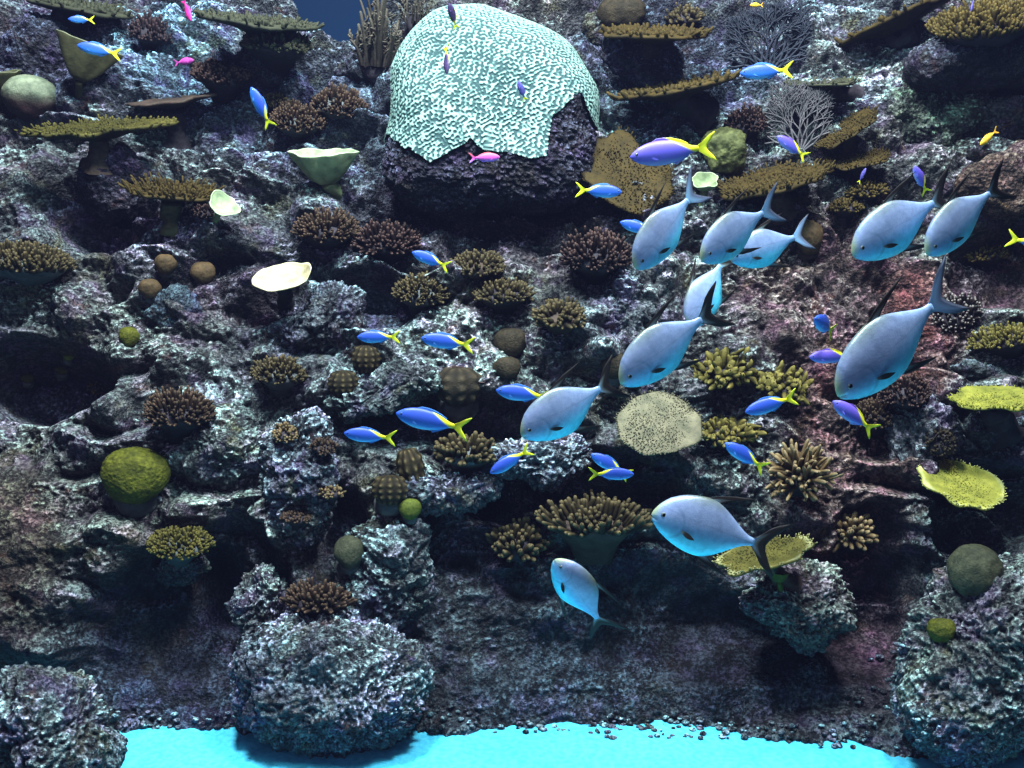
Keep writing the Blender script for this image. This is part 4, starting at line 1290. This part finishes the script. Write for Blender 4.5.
# silver fish (snout px, tail fork px, distance)
PF('diving silver fish, leftmost of the upper school, beside a small all blue fish', 'silver', (635, 268), (694, 192), 5.2, .10, .10, .0, SG)
PF('upper silver fish partly covering another one, right of the leftmost diver', 'silver', (701, 259), (766, 207), 5.3, .18, .12, .08, SG)
PF('silver fish partly hidden behind the upper one, tail fork pale', 'silver', (730, 259), (802, 235), 5.65, .05, .0, .0, SG)
PF('steeply diving silver fish whose head is crossed by a dark tail', 'silver_dark', (690, 327), (724, 258), 5.7, .10, -.35, .0, SG)
PF('silver fish diving left above the round beige plate coral', 'silver_dark', (620, 383), (708, 311), 5.0, .12, .12, .06, SG)
PF('bright cyan silver fish in the middle with black tail and fins', 'silver_dark', (521, 435), (611, 384), 4.9, .10, .05, -.05, SG)
PF('silver fish at upper right, left one of the two swimming together', 'silver_dark', (852, 254), (943, 197), 5.2, .08, .10, .0, SG)
PF('silver fish at upper right, right one of the two, black upright tail', 'silver_dark', (926, 253), (992, 186), 5.15, .10, .10, .08, SG)
PF('biggest silver fish with long black back fin at the right', 'silver', (837, 395), (943, 296), 4.5, .10, .08, .0, SG)
PF('silver fish swimming level to the left above the pale fringed plate', 'silver_dark', (652, 513), (766, 546), 4.7, .05, -.05, .0, SG)
PF('slim silver fish heading steeply up near the bottom, black forked tail', 'silver_dark', (556, 559), (602, 625), 5.0, .14, .62, .0, SG)
# blue fish
def BF(label, nose, tail, d, dz=0., roll=0., bend=0., kind='blue', **k):
    return PF(label, kind, nose, tail, d, dz, roll, bend, BG if kind in ('blue', 'violet') else k.pop('group', None), 'blue_fusilier' if kind in ('blue', 'violet') else k.pop('name', 'reef_fish'), **k)
BF('blue fish in front of the dark tower at the top left', (68, 19), (92, 20), 6.6, .05)
BF('blue fish in front of the olive fan shaped vase', (77, 45), (117, 54), 6.6, .05)
BF('blue fish hanging upright, head up, beside the brown bush at upper left', (251, 87), (269, 124), 6.2, .05, .25)
BF('dusky fish above the brain coral with yellow tail hanging down', (449, 3), (456, 27), 6.4, .08, .5, kind='dusky', group='dusky fish with yellow tails')
BF('dusky fish over the brain coral with yellow tail pointing up', (447, 74), (446, 48), 6.4, .05, .5, kind='dusky', group='dusky fish with yellow tails')
BF('tiny dark purple fish over the right half of the brain coral', (518, 81), (525, 99), 6.3, .05, .4, kind='purple', name='reef_fish')
BF('blue fish right of the second thin olive plate', (740, 73), (788, 70), 6.4)
BF('violet blue fish in front of the lacy gorgonian foot', (777, 136), (804, 156), 6.0, .05, kind='violet')
BF('violet fish, head up, above the two right hand silver fish', (914, 166), (926, 191), 5.7, .06, .3, kind='violet')
BF('tiny dim purple fish above the golden tufts at the right', (866, 168), (859, 182), 6.4, .05, .3, kind='purple', name='reef_fish')
BF('largest violet fish with bright yellow tail at the upper right of centre', (630, 157), (707, 147), 4.9, .02, kind='violet', bend=.0)
BF('blue fish facing right below the brain coral', (622, 192), (580, 190), 5.6)
BF('all blue fish at the nose side of the leftmost diving silver fish', (620, 222), (655, 233), 5.4)
BF('blue fish right of the dark red tufted bush', (412, 252), (446, 266), 5.6, .02)
BF('blue fish above the two small ridged lumps', (357, 337), (396, 337), 5.4, .02)
BF('blue fish right of the one above the ridged lumps', (421, 338), (469, 345), 5.3, .02)
BF('lowest left blue fish, behind the long one', (344, 433), (391, 438), 5.1, .02)
BF('long blue fish with wide open yellow tail left of centre', (396, 413), (462, 428), 4.9, .02)
BF('blue fish just left of the bright cyan silver fish', (496, 390), (546, 397), 5.2, .02)
BF('blue fish rising over the finger coral clump', (490, 473), (527, 451), 5.2, .02)
BF('blue fish facing right of the overlapping pair', (634, 474), (593, 474), 5.1, .02, -.1)
BF('blue fish facing left behind its partner in the overlapping pair', (591, 454), (626, 474), 5.4, .02)
BF('blue fish below the right lumpy olive coral', (745, 412), (792, 398), 5.1, .02)
BF('blue fish left of the radiating tan finger coral', (725, 443), (762, 467), 5.1, .02)
BF('tiny blue fish seen from behind left of the biggest silver fish', (815, 318), (832, 331), 5.2, .20, .2)
BF('dim blue fish half hidden behind the biggest silver fish head', (809, 357), (852, 356), 5.3, .02, kind='violet')
BF('violet blue fish right under the biggest silver fish mouth', (833, 401), (871, 429), 4.9, .03, kind='violet')
BF('yellow green tailed fish leaving the frame at the right edge', (1062, 248), (1012, 239), 5.2, .02)
# other small fish
BF('pink fish in front of the brain coral dark base', (500, 157), (472, 158), 5.9, .0, kind='pink', name='anthias')
BF('small dark magenta fish diving near the top left', (191, 21), (184, 1), 6.6, .04, .3, kind='magenta', name='anthias')
BF('bright hot pink fish above the dark red flat topped bush', (194, 60), (176, 63), 6.8, .04, kind='hotpink', name='anthias')
BF('small orange yellow fish above the brown rounded rock', (980, 145), (996, 131), 6.0, .02, kind='orange', name='damselfish')
BF('tiny yellow green fish at the top above the misty gorgonian', (750, 5), (762, 5), 6.6, .02, kind='orange', name='damselfish')
BF('tiny dusky fish at the top right edge above the ledge', (971, 12), (974, -2), 6.2, .02, kind='purple', name='damselfish')
# ------------------------------------------------------------------ light
def area(name, loc, target, size, power, color, sy=None):
    l = bpy.data.lights.new(name, 'AREA')
    l.energy = power; l.color = color; l.size = size
    if sy: l.shape = 'RECTANGLE'; l.size_y = sy
    o = bpy.data.objects.new(name, l); COL.objects.link(o)
    o.location = loc
    o.rotation_euler = (Vector(target) - Vector(loc)).to_track_quat('-Z', 'Y').to_euler()
    return o


area('tank_light', (-1.6, -1.6, 9.5), (-0.8, 1.0, 2.0), 1.3, 1500, (.84, .96, 1.0), 1.0)
area('tank_light', (2.4, -1.8, 9.5), (1.2, 0.8, 2.0), 1.2, 1200, (.88, .96, 1.0), 1.0)
area('sand_fill', (0.3, -2.6, 6.5), (0.3, -1.0, 0), 3.5, 200, (.55, .92, 1.0), 1.0)  # added fill lamp that brightens the sand strip
area('front_fill', (-1.0, -7.5, 5.0), (0, 1, 2.0), 4.0, 105, (.64, .58, 1.0), 3.0)  # added fill from the camera side, purple for the shadows
area('uplight_fill', (0.8, -2.4, .25), (0.8, -2.0, 3), 4.0, 20, (.35, .85, 1.0), 1.2)  # added unseen uplight in place of light bounced off the sand
w = bpy.data.worlds.new('world'); SC.world = w; w.use_nodes = True
bg = w.node_tree.nodes['Background']; bg.inputs[0].default_value = (.10, .16, .30, 1); bg.inputs[1].default_value = .35
vs = w.node_tree.nodes.new('ShaderNodeVolumeScatter')
vs.inputs['Color'].default_value = (.42, .46, 1, 1)
vs.inputs['Density'].default_value = .002
w.node_tree.links.new(vs.outputs[0], w.node_tree.nodes['World Output'].inputs['Volume'])
SC.view_settings.view_transform = 'Standard'
SC.view_settings.look = 'None'
SC.view_settings.exposure = 0.0
SC.view_settings.gamma = 0.90
SC.cycles.use_denoising = True
